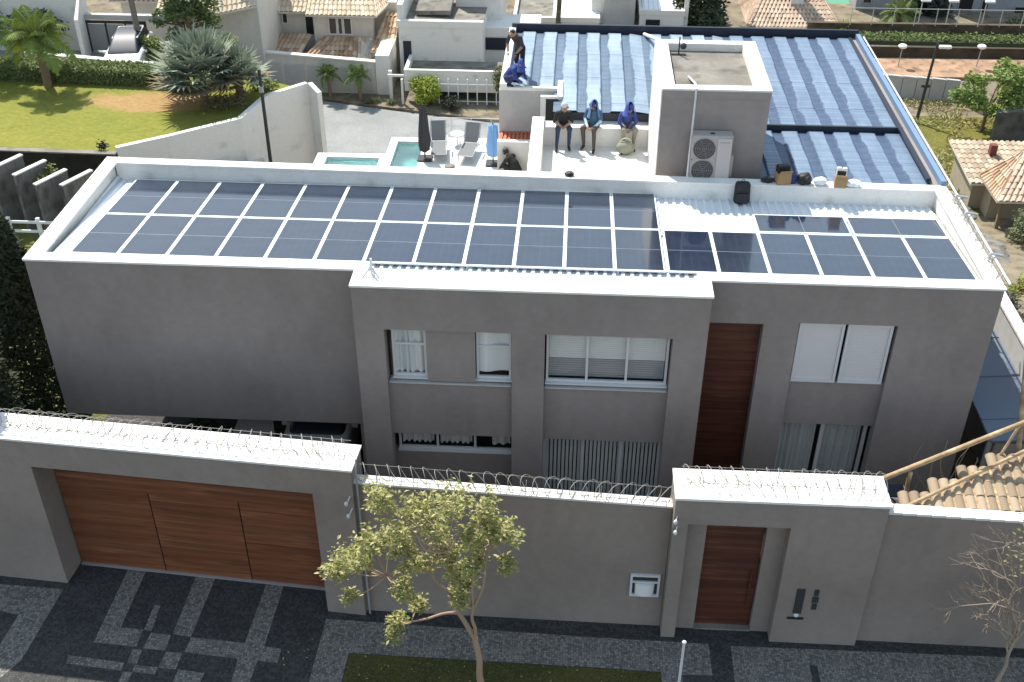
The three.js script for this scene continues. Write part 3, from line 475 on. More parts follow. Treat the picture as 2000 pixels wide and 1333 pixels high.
// ---------------------------------------------------------------- carport things
function car(name, label, pos, turn, paint) {
  const t = thing(name, label, 'car', pos, turn), Wd = 1.78;
  const shell = (pts, w, bev) => { const s = new THREE.Shape(); s.moveTo(...pts[0]); s.splineThru(pts.slice(1).map((p) => new THREE.Vector2(...p))); const g = new THREE.ExtrudeGeometry(s, { depth: w - 2 * bev, bevelEnabled: true, bevelSize: bev, bevelThickness: bev, bevelSegments: 4, curveSegments: 30 }); g.translate(0, 0, -w / 2 + bev); g.rotateY(-Math.PI / 2); return g; };
  // shape x = forward
  part(t, 'body', shell([[-2.1, 0.35], [-2.15, 0.7], [-2.0, 1.0], [-0.5, 1.03], [0.9, 1.0], [1.75, 0.88], [2.1, 0.68], [2.12, 0.38], [1.6, 0.26], [-1.6, 0.26], [-2.1, 0.35]], Wd, 0.12), paint);
  const cab = shell([[-1.95, 0.95], [-1.75, 1.3], [-1.2, 1.52], [-0.3, 1.56], [0.3, 1.42], [1.0, 1.0], [0.6, 0.93], [-1.6, 0.93], [-1.95, 0.95]], Wd - 0.2, 0.14);
  { const p = cab.attributes.position; for (let i = 0; i < p.count; i++) { const k = 1 - 0.22 * Math.max(0, p.getY(i) - 1) / 0.55; p.setX(i, p.getX(i) * k); } cab.computeVertexNormals(); }
  part(t, 'cabin', cab, M.navyBlack); part(t, 'roof', rbx(-0.62, 0.62, 1.52, 1.6, -1.55, 0.2, 0.035), paint);
  const gl = mat([0.008, 0.008, 0.01], 0.08); part(t, 'windscreen', (() => { const s = new THREE.PlaneGeometry(1.22, 0.86, 8, 4); const p = s.attributes.position; for (let i = 0; i < p.count; i++) p.setXYZ(i, p.getX(i) * (1.06 - 0.18 * (p.getY(i) + 0.4)), 1.27 + p.getY(i) * 0.52, 0.73 - p.getY(i) * 0.78 - 0.12 * p.getX(i) ** 2); s.computeVertexNormals(); return s.toNonIndexed(); })(), gl);
  for (const [x, z] of [[0.8, 1.3], [-0.8, 1.3], [0.8, -1.3], [-0.8, -1.3]]) { const w = part(t, 'wheel', new THREE.CylinderGeometry(0.32, 0.32, 0.22, 24).rotateZ(Math.PI / 2).translate(x, 0.32, z).toNonIndexed(), M.black); part(w, 'rim', new THREE.CylinderGeometry(0.2, 0.2, 0.235, 16).rotateZ(Math.PI / 2).translate(x, 0.32, z).toNonIndexed(), M.steel); }
  for (const s of [-1, 1]) part(t, 'headlight', new THREE.SphereGeometry(0.13, 12, 8).scale(1.3, 0.7, 0.7).toNonIndexed().translate(s * 0.62, 0.74, 1.98), M.curtain);
  for (const s of [-1, 1]) part(t, 'mirror', rbx(s * 0.95 - 0.09, s * 0.95 + 0.09, 0.98, 1.1, 0.5, 0.62, 0.03), paint);
  part(t, 'number_plate', bx(-0.2, 0.2, 0.42, 0.53, 2.13, 2.145), M.curtain);
  return t;
}
const carWhite = phys([0.72, 0.72, 0.72], 0.35, { clearcoat: 1, clearcoatRoughness: 0.08 });
car('parked_car', 'white car with dark windscreen parked in the carport', [5.95, 0, -2.3], 0, carWhite);
{
  const t = thing('storage_chest', 'white lidded chest in the carport beside the car', 'chest', [4.25, 0, -1.3]); part(t, 'box', rbx(-0.45, 0.45, 0, 1.15, -0.35, 0.35, 0.03), M.whiteClean); part(t, 'lid', rbx(-0.47, 0.47, 1.152, 1.24, -0.37, 0.37, 0.03), M.frameWhite);
}

// ---------------------------------------------------------------- vegetation
function leafQuads(list, size, R, droop = 0.3, aspect = 0.5) {        // list of [pos, scale]; folded leaf of two quads
  const pos = [], q = new THREE.Quaternion(), e = new THREE.Euler(), v = V();
  for (const [p, s] of list) {
    e.set((R() - 0.5) * 2.2 - droop, R() * 6.283, (R() - 0.5) * 1.6); q.setFromEuler(e); const l = size * s, w = l * aspect;
    const c = [[0, 0, 0], [-w / 2, 0.12 * w, l * 0.5], [0, -0.05 * w, l * 0.5], [w / 2, 0.12 * w, l * 0.5], [0, -0.1 * l, l]].map(([a, b, d]) => v.set(a, b, d).applyQuaternion(q).add(p).toArray());
    for (const i of [0, 1, 2, 0, 2, 3, 1, 4, 2, 2, 4, 3]) pos.push(...c[i]);
  }
  const g = new THREE.BufferGeometry(); g.setAttribute('position', new THREE.Float32BufferAttribute(pos, 3)); g.computeVertexNormals(); return g;
}
function inBall(R) { let x, y, z; do { x = R() * 2 - 1; y = R() * 2 - 1; z = R() * 2 - 1; } while (x * x + y * y + z * z > 1); return V(x, y, z); }
function bough(a, b, r0, r1, R, bend = 0.12) { const d = a.distanceTo(b), m1 = a.clone().lerp(b, 0.35).add(inBall(R).multiplyScalar(d * bend)), m2 = a.clone().lerp(b, 0.7).add(inBall(R).multiplyScalar(d * bend)); const c = new THREE.CatmullRomCurve3([a, m1, m2, b]), n = Math.max(4, Math.round(d / 0.12)), gs = []; let pv = c.getPoint(0); for (let i = 1; i <= n; i++) { const q = c.getPoint(i / n); gs.push(cyl(pv, q, r0 + (r1 - r0) * (i - 1) / n, r0 + (r1 - r0) * i / n, 6)); pv = q; } return [gs, c]; }
{ // street tree
  const R = rng(101), o = V(11.05, 0, 6.15), t = thing('street_tree', 'leafy street tree with pale yellow green crown before the garden wall', 'tree', [0, 0, 0]);
  const clumps = [[9.06, 5.78, 0.34], [9.77, 5.69, 0.42], [10.53, 5.86, 0.42], [11.08, 5.72, 0.38], [11.53, 5.03, 0.3], [11.2, 5.1, 0.3], [10.87, 4.86, 0.3], [10.01, 5.08, 0.42], [9.27, 4.99, 0.38], [8.91, 4.65, 0.3], [8.26, 4.14, 0.34], [7.92, 3.79, 0.26], [8.67, 4.17, 0.3], [8.17, 3.11, 0.19], [9.45, 3.34, 0.3], [9.57, 2.9, 0.23], [9.25, 2.31, 0.23], [9.09, 1.99, 0.19], [10.51, 3.85, 0.34], [10.82, 4.11, 0.3], [10.45, 3.16, 0.26], [11.53, 4.1, 0.15], [9.69, 4.04, 0.3], [10.25, 4.45, 0.34], [9.45, 4.54, 0.26], [10.74, 3.62, 0.23]];
  const wood = [], leaves = []; const fork = V(10.83, 1.9, 6.12), f2 = V(10.5, 2.65, 6.1), f3 = V(10.82, 2.9, 6.2);
  const add = (a, b, r0, r1, bend) => { const [g, c] = bough(a, b, r0, r1, R, bend); wood.push(...g); return c; };
  add(o, fork, 0.085, 0.062, 0.04); add(fork, f2, 0.055, 0.045, 0.06); add(fork, f3, 0.038, 0.03, 0.05);
  const mains = [[f2, V(9.9, 3.7, 6.0)], [f2, V(10.4, 4.5, 6.3)], [f2, V(9.6, 2.6, 6.35)], [f3, V(11.15, 4.4, 5.9)], [f3, V(10.8, 4.4, 6.4)], [V(9.9, 3.7, 6.0), V(9.1, 3.6, 6.1)]].map(([a, b]) => { add(a, b, 0.034, 0.02, 0.08); return b; }); mains.push(f2, f3);
  clumps.forEach(([x, y, r], ci) => {
    for (let k = 0; k < (r > 0.25 ? 2 : 1); k++) {
      const dz = (k ? 1 : -1) * R() * 0.7 * (r / 0.34), c = V(x + (R() - 0.5) * 0.15, y - 0.08 + 0.93 * dz + (R() - 0.5) * 0.12, 6.12 + dz); let best = mains[0]; for (const m of mains) if (m.distanceTo(c) < best.distanceTo(c)) best = m;
      const cv = add(best, c, 0.018, 0.007, 0.12);
      for (let s = 0; s < 11; s++) { const e = c.clone().add(inBall(R).multiplyScalar(r * 1.05)), st = cv.getPoint(0.55 + 0.45 * R()); add(st, e, 0.006, 0.003, 0.15); const n = 17 + Math.floor(R() * 11); for (let i = 0; i < n; i++) { const p = st.clone().lerp(e, 0.3 + 0.75 * R()).add(inBall(R).multiplyScalar(0.11)); leaves.push([p, 0.5 + 1.0 * R()]); } }
    }
  });
  for (let i = leaves.length - 1; i > 0; i--) { const j = Math.floor(R() * (i + 1)); [leaves[i], leaves[j]] = [leaves[j], leaves[i]]; }
  part(t, 'trunk', merge(wood), mat([0.36, 0.25, 0.16], 0.95)); const third = Math.floor(leaves.length / 3);
  part(t, 'crown', leafQuads(leaves.slice(0, third), 0.1, R, 0.5), leafMat([0.36, 0.35, 0.1])); part(t, 'crown', leafQuads(leaves.slice(third, 2 * third), 0.095, R, 0.5), leafMat([0.5, 0.46, 0.2])); part(t, 'crown', leafQuads(leaves.slice(2 * third), 0.09, R, 0.5), leafMat([0.26, 0.29, 0.08]));
}
{ // bare tree on the right
  const R = rng(7), t = thing('bare_tree', 'nearly bare pale tree at the right edge of the street', 'tree'); const wood = [];
  const grow = (a, dir, len, r, lvl) => { const b = a.clone().addScaledVector(dir, len); const [g, c] = bough(a, b, r, r * 0.6, R, 0.12); wood.push(...g); if (lvl > 3) return; const n = lvl < 1 ? 4 : 3; for (let i = 0; i < n; i++) { const nd = dir.clone().add(inBall(R).multiplyScalar(0.95)).add(V(-0.08, 0.12, 0)).normalize(); grow(c.getPoint(0.5 + 0.5 * R()), nd, len * (0.5 + 0.25 * R()), r * 0.55, lvl + 1); } };
  grow(V(22.1, 0, 5.1), V(0.05, 1, -0.02).normalize(), 1.5, 0.05, 0); grow(V(22.2, 1.45, 5.07), V(-0.45, 1, 0.05).normalize(), 1.3, 0.03, 1); grow(V(22.2, 1.2, 5.07), V(-0.8, 0.8, 0.1).normalize(), 1.0, 0.022, 1); grow(V(22.2, 1.4, 5.07), V(0.3, 1, 0.05).normalize(), 1.6, 0.03, 1);
  grow(V(22.1, 2.2, 5.05), V(-0.9, 0.5, 0.1).normalize(), 0.9, 0.02, 1); grow(V(21.95, 2.8, 5.05), V(-0.85, 0.75, 0.05).normalize(), 1.0, 0.02, 1); grow(V(22.0, 3.1, 5.05), V(-0.4, 1, 0.05).normalize(), 1.2, 0.02, 1);
  part(t, 'trunk', merge(wood), M.barkPale); const lv = []; for (let i = 0; i < 260; i++) lv.push([V(22.1 + (R() - 0.5) * 1.2, 3.4 + R() * 1.5, 5 + (R() - 0.5)), 0.7 + 0.5 * R()]); part(t, 'crown', leafQuads(lv, 0.11, R), leafMat([0.25, 0.23, 0.1]));
}
function palm(name, label, pos, h, n, len, colr, group, opt = {}) {
  const R = rng(opt.seed || 5), t = thing(name, label, 'palm tree', pos, R() * 6, group), tr = [], lean = V((R() - 0.5) * 0.25 * h, h, (R() - 0.5) * 0.25 * h); const tc = new THREE.CatmullRomCurve3([V(0, -0.1, 0), V(lean.x * 0.15, h * 0.5, lean.z * 0.2), lean]);
  for (let i = 0; i < 10; i++) { const a = tc.getPoint(i / 10), b = tc.getPoint((i + 1) / 10), r = (opt.r || 0.14) * (1.15 - 0.035 * i); tr.push(cyl(a, b, r * 1.05, r * 0.9, 10)); }
  part(t, 'trunk', merge(tr), M.bark); const pos_ = []; const tri = (...v) => v.forEach((p) => pos_.push(p.x, p.y, p.z));
  for (let f = 0; f < n; f++) {
    const az = f * 2.399 + R() * 0.4, el = 1.15 - 1.5 * (f / n) + 0.2 * R(), L = len * (0.85 + 0.3 * R()), dir = V(Math.cos(az), 0, Math.sin(az)), side = V(-dir.z, 0, dir.x);
    const P = (s) => lean.clone().addScaledVector(dir, L * s * Math.cos(el) * (1 - 0.15 * s)).add(V(0, L * (Math.sin(el) * s - 0.55 * s * s * (1.1 - 0.4 * el)), 0));
    const K = 16; for (let i = 0; i < K; i++) { const s0 = i / K, s1 = (i + 1) / K, a = P(s0), b = P(s1); const w = 0.02; tri(a.clone().addScaledVector(side, w), a.clone().addScaledVector(side, -w), b); if (i > 1) for (const sg of [-1, 1]) for (let k = 0; k < 2; k++) { const q = a.clone().lerp(b, k * 0.5), ll = L * 0.3 * Math.sin(Math.PI * Math.min(0.95, 0.15 + s0 * 0.85)) * (0.8 + 0.4 * R()); const tip = q.clone().addScaledVector(side, sg * ll * 0.85).addScaledVector(dir, ll * 0.45).add(V(0, -ll * (0.25 + 0.3 * R()), 0)); tri(q, q.clone().lerp(b, 0.8), tip); const mid = q.clone().lerp(tip, 0.5).add(V(0, 0.03 * L, 0)); tri(q, mid, tip); } }
  }
  const g = new THREE.BufferGeometry(); g.setAttribute('position', new THREE.Float32BufferAttribute(pos_, 3)); g.computeVertexNormals(); part(t, 'crown', g, leafMat(colr, 0.25)); return t;
}
function blobTree(name, label, pos, h, blobs, n, size, colr, category = 'tree', group, seed = 9, trunkR = 0.12) {
  const R = rng(seed), t = thing(name, label, category, pos, 0, group), wood = [], lv = [];
  for (const [x, y, z, r] of blobs) { const c = V(x, y, z); if (trunkR) wood.push(...bough(V(0, h * 0.4, 0), c, trunkR * 0.5, 0.02, R, 0.08)[0]); const k = Math.round(n * r * r); for (let i = 0; i < k; i++) { const d = inBall(R); d.normalize().multiplyScalar(Math.pow(R(), 0.4) * r * (0.8 + 0.35 * vnoise(d.x * 3 + x, d.y * 3 + z, 4096, seed))); lv.push([c.clone().add(V(d.x, d.y * 0.85, d.z)), 0.7 + 0.6 * R()]); } }
  if (trunkR) { wood.push(...bough(V(0, -0.1, 0), V(0, h * 0.55, 0), trunkR, trunkR * 0.7, R, 0.03)[0]); part(t, 'trunk', merge(wood), M.bark); }
  part(t, 'crown', leafQuads(lv, size, R, 0.2, 0.6), colr.isMaterial ? colr : leafMat(colr, 0.25)); return t;
}
const spread = (seed, n, rx, y0, y1, rz, r0, r1) => { const R = rng(seed); return Array.from({ length: n }, () => { const a = R() * 6.28, q = Math.sqrt(R()); return [Math.cos(a) * q * rx, y0 + (y1 - y0) * R(), Math.sin(a) * q * rz, r0 + (r1 - r0) * R()]; }); };

// ---------------------------------------------------------------- people
function figure(label, pos, turn, bones, opt = {}) {                   // bones: [ax,ay,az,ra, bx,by,bz,rb, tone]
  const t = thing('person', label, 'person', pos, turn, opt.group), res = 84;
  const bb = new THREE.Box3(); for (const b of bones) { bb.expandByPoint(V(b[0], b[1], b[2])); bb.expandByPoint(V(b[4], b[5], b[6])); } bb.expandByScalar(0.2);
  const ctr = bb.getCenter(V()), half = Math.max(...bb.getSize(V()).toArray()) / 2, mc = new MarchingCubes(res, M.dark, false, false, 60000); mc.isolation = 0;
  const seg = (px, py, pz, b) => { const dx = b[4] - b[0], dy = b[5] - b[1], dz = b[6] - b[2], l = dx * dx + dy * dy + dz * dz || 1e-9; let s = ((px - b[0]) * dx + (py - b[1]) * dy + (pz - b[2]) * dz) / l; s = s < 0 ? 0 : s > 1 ? 1 : s; return Math.hypot(px - b[0] - dx * s, py - b[1] - dy * s, pz - b[2] - dz * s) - (b[3] + (b[7] - b[3]) * s); };
  const hs = res / 2;
  for (let k = 0; k < res; k++) for (let j = 0; j < res; j++) for (let i = 0; i < res; i++) {
    const x = ctr.x + (i - hs) / hs * half, y = ctr.y + (j - hs) / hs * half, z = ctr.z + (k - hs) / hs * half; let d = 1e3; for (const b of bones) { const e = seg(x, y, z, b), q = Math.max(0, 0.03 - Math.abs(d - e)) / 0.03; d = Math.min(d, e) - q * q * 0.0075; } mc.field[k * res * res + j * res + i] = -d;
  }
  mc.update(); const n = mc.count, pos_ = new Float32Array(n * 3), nor = new Float32Array(n * 3), col = new Float32Array(n * 3);
  for (let i = 0; i < n; i++) { const p = [0, 1, 2].map((a) => mc.positionArray[i * 3 + a] * half + ctr.getComponent(a)); let bd = 9, bt = [0.1, 0.1, 0.1]; for (const b of bones) { const e = seg(...p, b); if (e < bd) { bd = e; bt = b[8]; } } for (let a = 0; a < 3; a++) { pos_[i * 3 + a] = p[a]; nor[i * 3 + a] = mc.normalArray[i * 3 + a]; col[i * 3 + a] = bt[a]; } }
  const g = new THREE.BufferGeometry(); g.setAttribute('position', new THREE.BufferAttribute(pos_, 3)); g.setAttribute('normal', new THREE.BufferAttribute(nor, 3)); g.setAttribute('color', new THREE.BufferAttribute(col, 3)); g.computeVertexNormals();
  const list = [g]; const colour = (q, c) => { q = q.index ? q.toNonIndexed() : q; const a = new Float32Array(q.attributes.position.count * 3); for (let i = 0; i < a.length; i += 3) a.set(c, i); q.setAttribute('color', new THREE.BufferAttribute(a, 3)); q.deleteAttribute('uv'); return q; };
  const skin = opt.skin || [0.36, 0.2, 0.13];
  for (const [hx, hy, hz, dx, dy, dz] of opt.hands || []) {
    const d = V(dx, dy, dz).normalize(), s = V(1, 0, 0).cross(d).length() > 0.3 ? V(1, 0, 0) : V(0, 0, 1); s.addScaledVector(d, -s.dot(d)).normalize(); const up = d.clone().cross(s), h = V(hx, hy, hz);
    [0.075, 0.085, 0.08, 0.062].forEach((l, i) => { const a = h.clone().addScaledVector(s, (i - 1.5) * 0.021).addScaledVector(d, 0.05), m = a.clone().addScaledVector(d, l * 0.55).addScaledVector(up, -0.006), e = m.clone().addScaledVector(d, l * 0.35).addScaledVector(up, -0.025); list.push(colour(cyl(a, m, 0.01, 0.009, 6), opt.glove || skin), colour(cyl(m, e, 0.009, 0.007, 6), opt.glove || skin)); });
    const a = h.clone().addScaledVector(s, -0.035); list.push(colour(cyl(a, a.clone().addScaledVector(s, -0.025).addScaledVector(d, 0.055), 0.011, 0.009, 6), opt.glove || skin));
  }
  if (opt.head) { const [x, y, z, fx, fy, fz] = opt.head, f = V(fx, fy, fz).normalize(), side = V(0, 1, 0).cross(f).normalize(), up = f.clone().cross(side), at = (a, b, c) => V(x, y, z).addScaledVector(side, a).addScaledVector(up, b).addScaledVector(f, c); const ball = (p, r, c, sy = 1) => { const q = new THREE.SphereGeometry(r, 8, 6).scale(1, sy, 1); q.translate(p.x, p.y, p.z); list.push(colour(q, c)); }; ball(at(0, -0.01, 0.105), 0.018, skin, 1.4); for (const s of [-1, 1]) { ball(at(s * 0.034, 0.02, 0.092), 0.011, [0.02, 0.015, 0.012]); ball(at(s * 0.09, 0, 0), 0.024, skin, 1.5); } ball(at(0, -0.055, 0.085), 0.016, [0.3, 0.11, 0.09], 0.5); }
  part(t, 'body', merge(list), new THREE.MeshStandardMaterial({ vertexColors: true, roughness: 0.85, side: THREE.DoubleSide }));
  return t;
}
const SK = [0.36, 0.2, 0.13], BLK = [0.014, 0.013, 0.014], JEAN = [0.03, 0.04, 0.085], BLUE = [0.03, 0.05, 0.2], TEAL = [0.05, 0.12, 0.19], PALE = [0.45, 0.6, 0.72], SHOE = [0.02, 0.018, 0.018], KH = [0.24, 0.22, 0.17], BRN = [0.08, 0.06, 0.055];
function seated(shirt, arm, trouser, lean, hd, handY = 0.12, sk = 0) {              // hips at origin on the seat, legs hang forward (+z)
  const sh = V(0, 0.5, lean * 0.3), hx = 0.02 + 0.05 * sk, hy = 0.74, hz = lean * 0.3 + 0.1; const b = [
    [0, 0.1, 0, 0.15, 0, 0.32, lean * 0.16, 0.145, shirt], [0, 0.32, lean * 0.16, 0.145, 0, 0.48, lean * 0.28, 0.13, shirt], [-0.15, 0.48, lean * 0.3, 0.075, 0.15, 0.48, lean * 0.3, 0.075, shirt], [0, 0.5, lean * 0.3, 0.06, hx, 0.64, hz - 0.04, 0.055, SK],
    [hx, 0.74, hz, 0.088, hx, 0.68, hz + 0.03, 0.07, hd]];
  for (const s of [-1, 1]) b.push([s * 0.19, 0.47 + 0.025 * s * sk, lean * 0.3, 0.062, s * 0.25, 0.26, lean * 0.3 + 0.07, 0.05, shirt], [s * 0.25, 0.26, lean * 0.3 + 0.07, 0.045, s * 0.09, handY, 0.36, 0.034, arm], [s * 0.09, handY, 0.36, 0.034, s * 0.06, handY, 0.4, 0.03, SK],
    [s * 0.1, 0.08, 0.02, 0.09, s * (0.17 + 0.05 * sk * s), 0.07, 0.42, 0.075, trouser], [s * (0.17 + 0.05 * sk * s), 0.07, 0.42, 0.07, s * 0.18, -0.42, 0.46 - 0.1 * sk * s, 0.048, trouser], [s * 0.18, -0.5, 0.45 - 0.1 * sk * s, 0.045, s * 0.2, -0.53, 0.6 - 0.1 * sk * s, 0.038, SHOE]);
  return [b, { hands: [[0.06, handY, 0.4, -0.6, -0.1, 0.6], [-0.06, handY, 0.4, 0.6, -0.1, 0.6]], head: [hx, 0.71, hz + 0.02, 0.05, -0.35, 1] }];
}
function capPart(t, y, z, c, tilt = 0, brim = true) { const g = new THREE.SphereGeometry(0.108, 16, 8, 0, 6.284, 0, 1.55).toNonIndexed(); const gs = [g]; if (brim) gs.push(rbx(-0.07, 0.07, -0.005, 0.012, 0.07, 0.19, 0.004)); const m = merge(gs.map((q) => { q.deleteAttribute('uv'); return q; })); m.rotateX(tilt); m.translate(0.02, y, z); part(t, brim ? 'cap' : 'hood', m, mat(c, 0.8)); }
function hoodPart(t, y, z, c, tail = 0.24) { const g = new THREE.LatheGeometry([[0.001, 0.14], [0.07, 0.12], [0.112, 0.04], [0.122, -0.06], [0.15, -0.06 - tail * 0.5], [0.2, -0.06 - tail]].map((p) => new THREE.Vector2(...p)), 20, 0.75 + Math.PI / 8, Math.PI * 2 - 1.5).toNonIndexed(); g.translate(0.02, y, z); part(t, 'hood', g, mat(c, 0.85)); }
{
  let [b, o] = seated(BLK, SK, JEAN, 0.85, SK, 0.14, 0.4); let p = figure('seated worker in black t-shirt and jeans looking down at his hands', [12.2, 6.585, -9.24], 0.05, b, { ...o, group: 'workers resting on the terrace ledge' }); capPart(p, 0.755, 0.34, [0.5, 0.5, 0.5], 0.4, false);
  [b, o] = seated(TEAL, PALE, BRN, 0.15, BLUE, 0.1, -0.8); p = figure('seated worker with long blue hood hanging over the chest', [13.12, 6.585, -9.24], -0.3, b, { ...o, group: 'workers resting on the terrace ledge' }); hoodPart(p, 0.75, 0.14, [0.15, 0.21, 0.38], 0.34);
  [b, o] = seated(BLUE, BLUE, KH, 0.6, BLUE, 0.05, 0.9); p = figure('seated worker in dark blue shirt and bright blue hood, pale trousers', [14.06, 6.585, -9.24], 0.12, b, { ...o, group: 'workers resting on the terrace ledge' }); hoodPart(p, 0.76, 0.27, [0.06, 0.1, 0.36], 0.2);
  // tool bag between the third worker's knees
  const tb = thing('tool_bag', 'olive canvas bag at the feet of the right seated worker', 'bag', [14.05, 6.0, -8.62]); part(tb, 'sack', new THREE.SphereGeometry(0.24, 18, 12).scale(1.15, 0.85, 0.75).toNonIndexed().translate(0, 0.2, 0), mat([0.25, 0.25, 0.19], 0.95)); part(tb, 'strap', new THREE.TorusGeometry(0.16, 0.018, 6, 20, Math.PI).toNonIndexed().translate(0, 0.34, 0), mat([0.5, 0.5, 0.3], 0.9));
  // standing worker bending over the roof corner
  const st = [[0, 0.92, 0, 0.145, 0.0, 1.15, 0.12, 0.14, [0.04, 0.037, 0.04]], [0, 1.15, 0.12, 0.14, 0.0, 1.32, 0.3, 0.13, [0.04, 0.037, 0.04]], [-0.16, 1.33, 0.3, 0.07, 0.16, 1.33, 0.3, 0.07, [0.04, 0.037, 0.04]], [0, 1.36, 0.34, 0.06, 0, 1.44, 0.42, 0.055, SK], [0, 1.5, 0.46, 0.085, 0, 1.45, 0.52, 0.07, SK]];
  for (const s of [-1, 1]) st.push([s * 0.2, 1.32, 0.3, 0.06, s * 0.27, 1.08, 0.32, 0.05, [0.04, 0.037, 0.04]], [s * 0.27, 1.08, 0.32, 0.045, s * 0.16, 0.9, 0.46, 0.034, SK], [s * 0.09, 0.9, 0, 0.095, s * 0.11, 0.48, 0.04, 0.07, BLK], [s * 0.11, 0.48, 0.04, 0.068, s * 0.12, 0.09, -0.04, 0.046, BLK], [s * 0.12, 0.05, -0.05, 0.045, s * 0.13, 0.035, 0.11, 0.035, SHOE]);
  const sp = figure('standing worker in black leaning over at the blue roof corner', [10.78, 6.9, -12.35], -0.5, st, { hands: [[0.15, 0.88, 0.47, -0.3, -1, 0.5], [-0.15, 0.88, 0.47, 0.3, -1, 0.5]], head: [0, 1.48, 0.5, 0, -0.5, 1] }); part(sp, 'hair', new THREE.SphereGeometry(0.094, 14, 8, 0, 6.284, 0, 1.5).rotateX(0.5).toNonIndexed().translate(0, 1.515, 0.45), M.black);
  // crouching blue worker
  const cr = (c, leg, hd) => { const b = [[0, 0.22, -0.05, 0.15, 0, 0.42, 0.1, 0.15, c], [0, 0.42, 0.1, 0.15, 0, 0.56, 0.24, 0.13, c], [-0.15, 0.56, 0.25, 0.075, 0.15, 0.56, 0.25, 0.075, c], [0, 0.58, 0.28, 0.06, 0, 0.66, 0.35, 0.055, SK], [0, 0.73, 0.4, 0.088, 0, 0.68, 0.45, 0.07, hd]]; for (const s of [-1, 1]) b.push([s * 0.19, 0.55, 0.25, 0.06, s * 0.26, 0.33, 0.36, 0.05, c], [s * 0.26, 0.33, 0.36, 0.045, s * 0.14, 0.2, 0.52, 0.035, c], [s * 0.1, 0.2, -0.03, 0.095, s * 0.2, 0.36, 0.32, 0.075, leg], [s * 0.2, 0.36, 0.32, 0.07, s * 0.17, 0.08, 0.08, 0.05, leg], [s * 0.17, 0.04, 0.04, 0.042, s * 0.18, 0.035, 0.22, 0.036, SHOE]); return [b, { hands: [[0.14, 0.19, 0.53, -0.4, -0.7, 0.7], [-0.14, 0.19, 0.53, 0.4, -0.7, 0.7]], head: [0, 0.71, 0.43, 0, -0.4, 1] }]; };
  [b, o] = cr(BLUE, [0.015, 0.022, 0.08], BLUE); o.glove = [0.6, 0.6, 0.6]; const cb = figure('crouching worker in dark blue with white gloves at the roof corner', [10.5, 7.0, -11.35], 1.1, b, o); hoodPart(cb, 0.73, 0.42, [0.04, 0.07, 0.26], 0.16);
  [b, o] = cr(BLK, BLK, [0.02, 0.018, 0.016]); const ck = figure('crouching worker in black on the lower white roof', [10.8, 4.625, -9.75], 2.5, b, o); ck.rotation.y = -2.2; part(ck, 'hair', new THREE.SphereGeometry(0.096, 14, 8, 0, 6.284, 0, 1.6).toNonIndexed().translate(0, 0.74, 0.41), M.black);
}
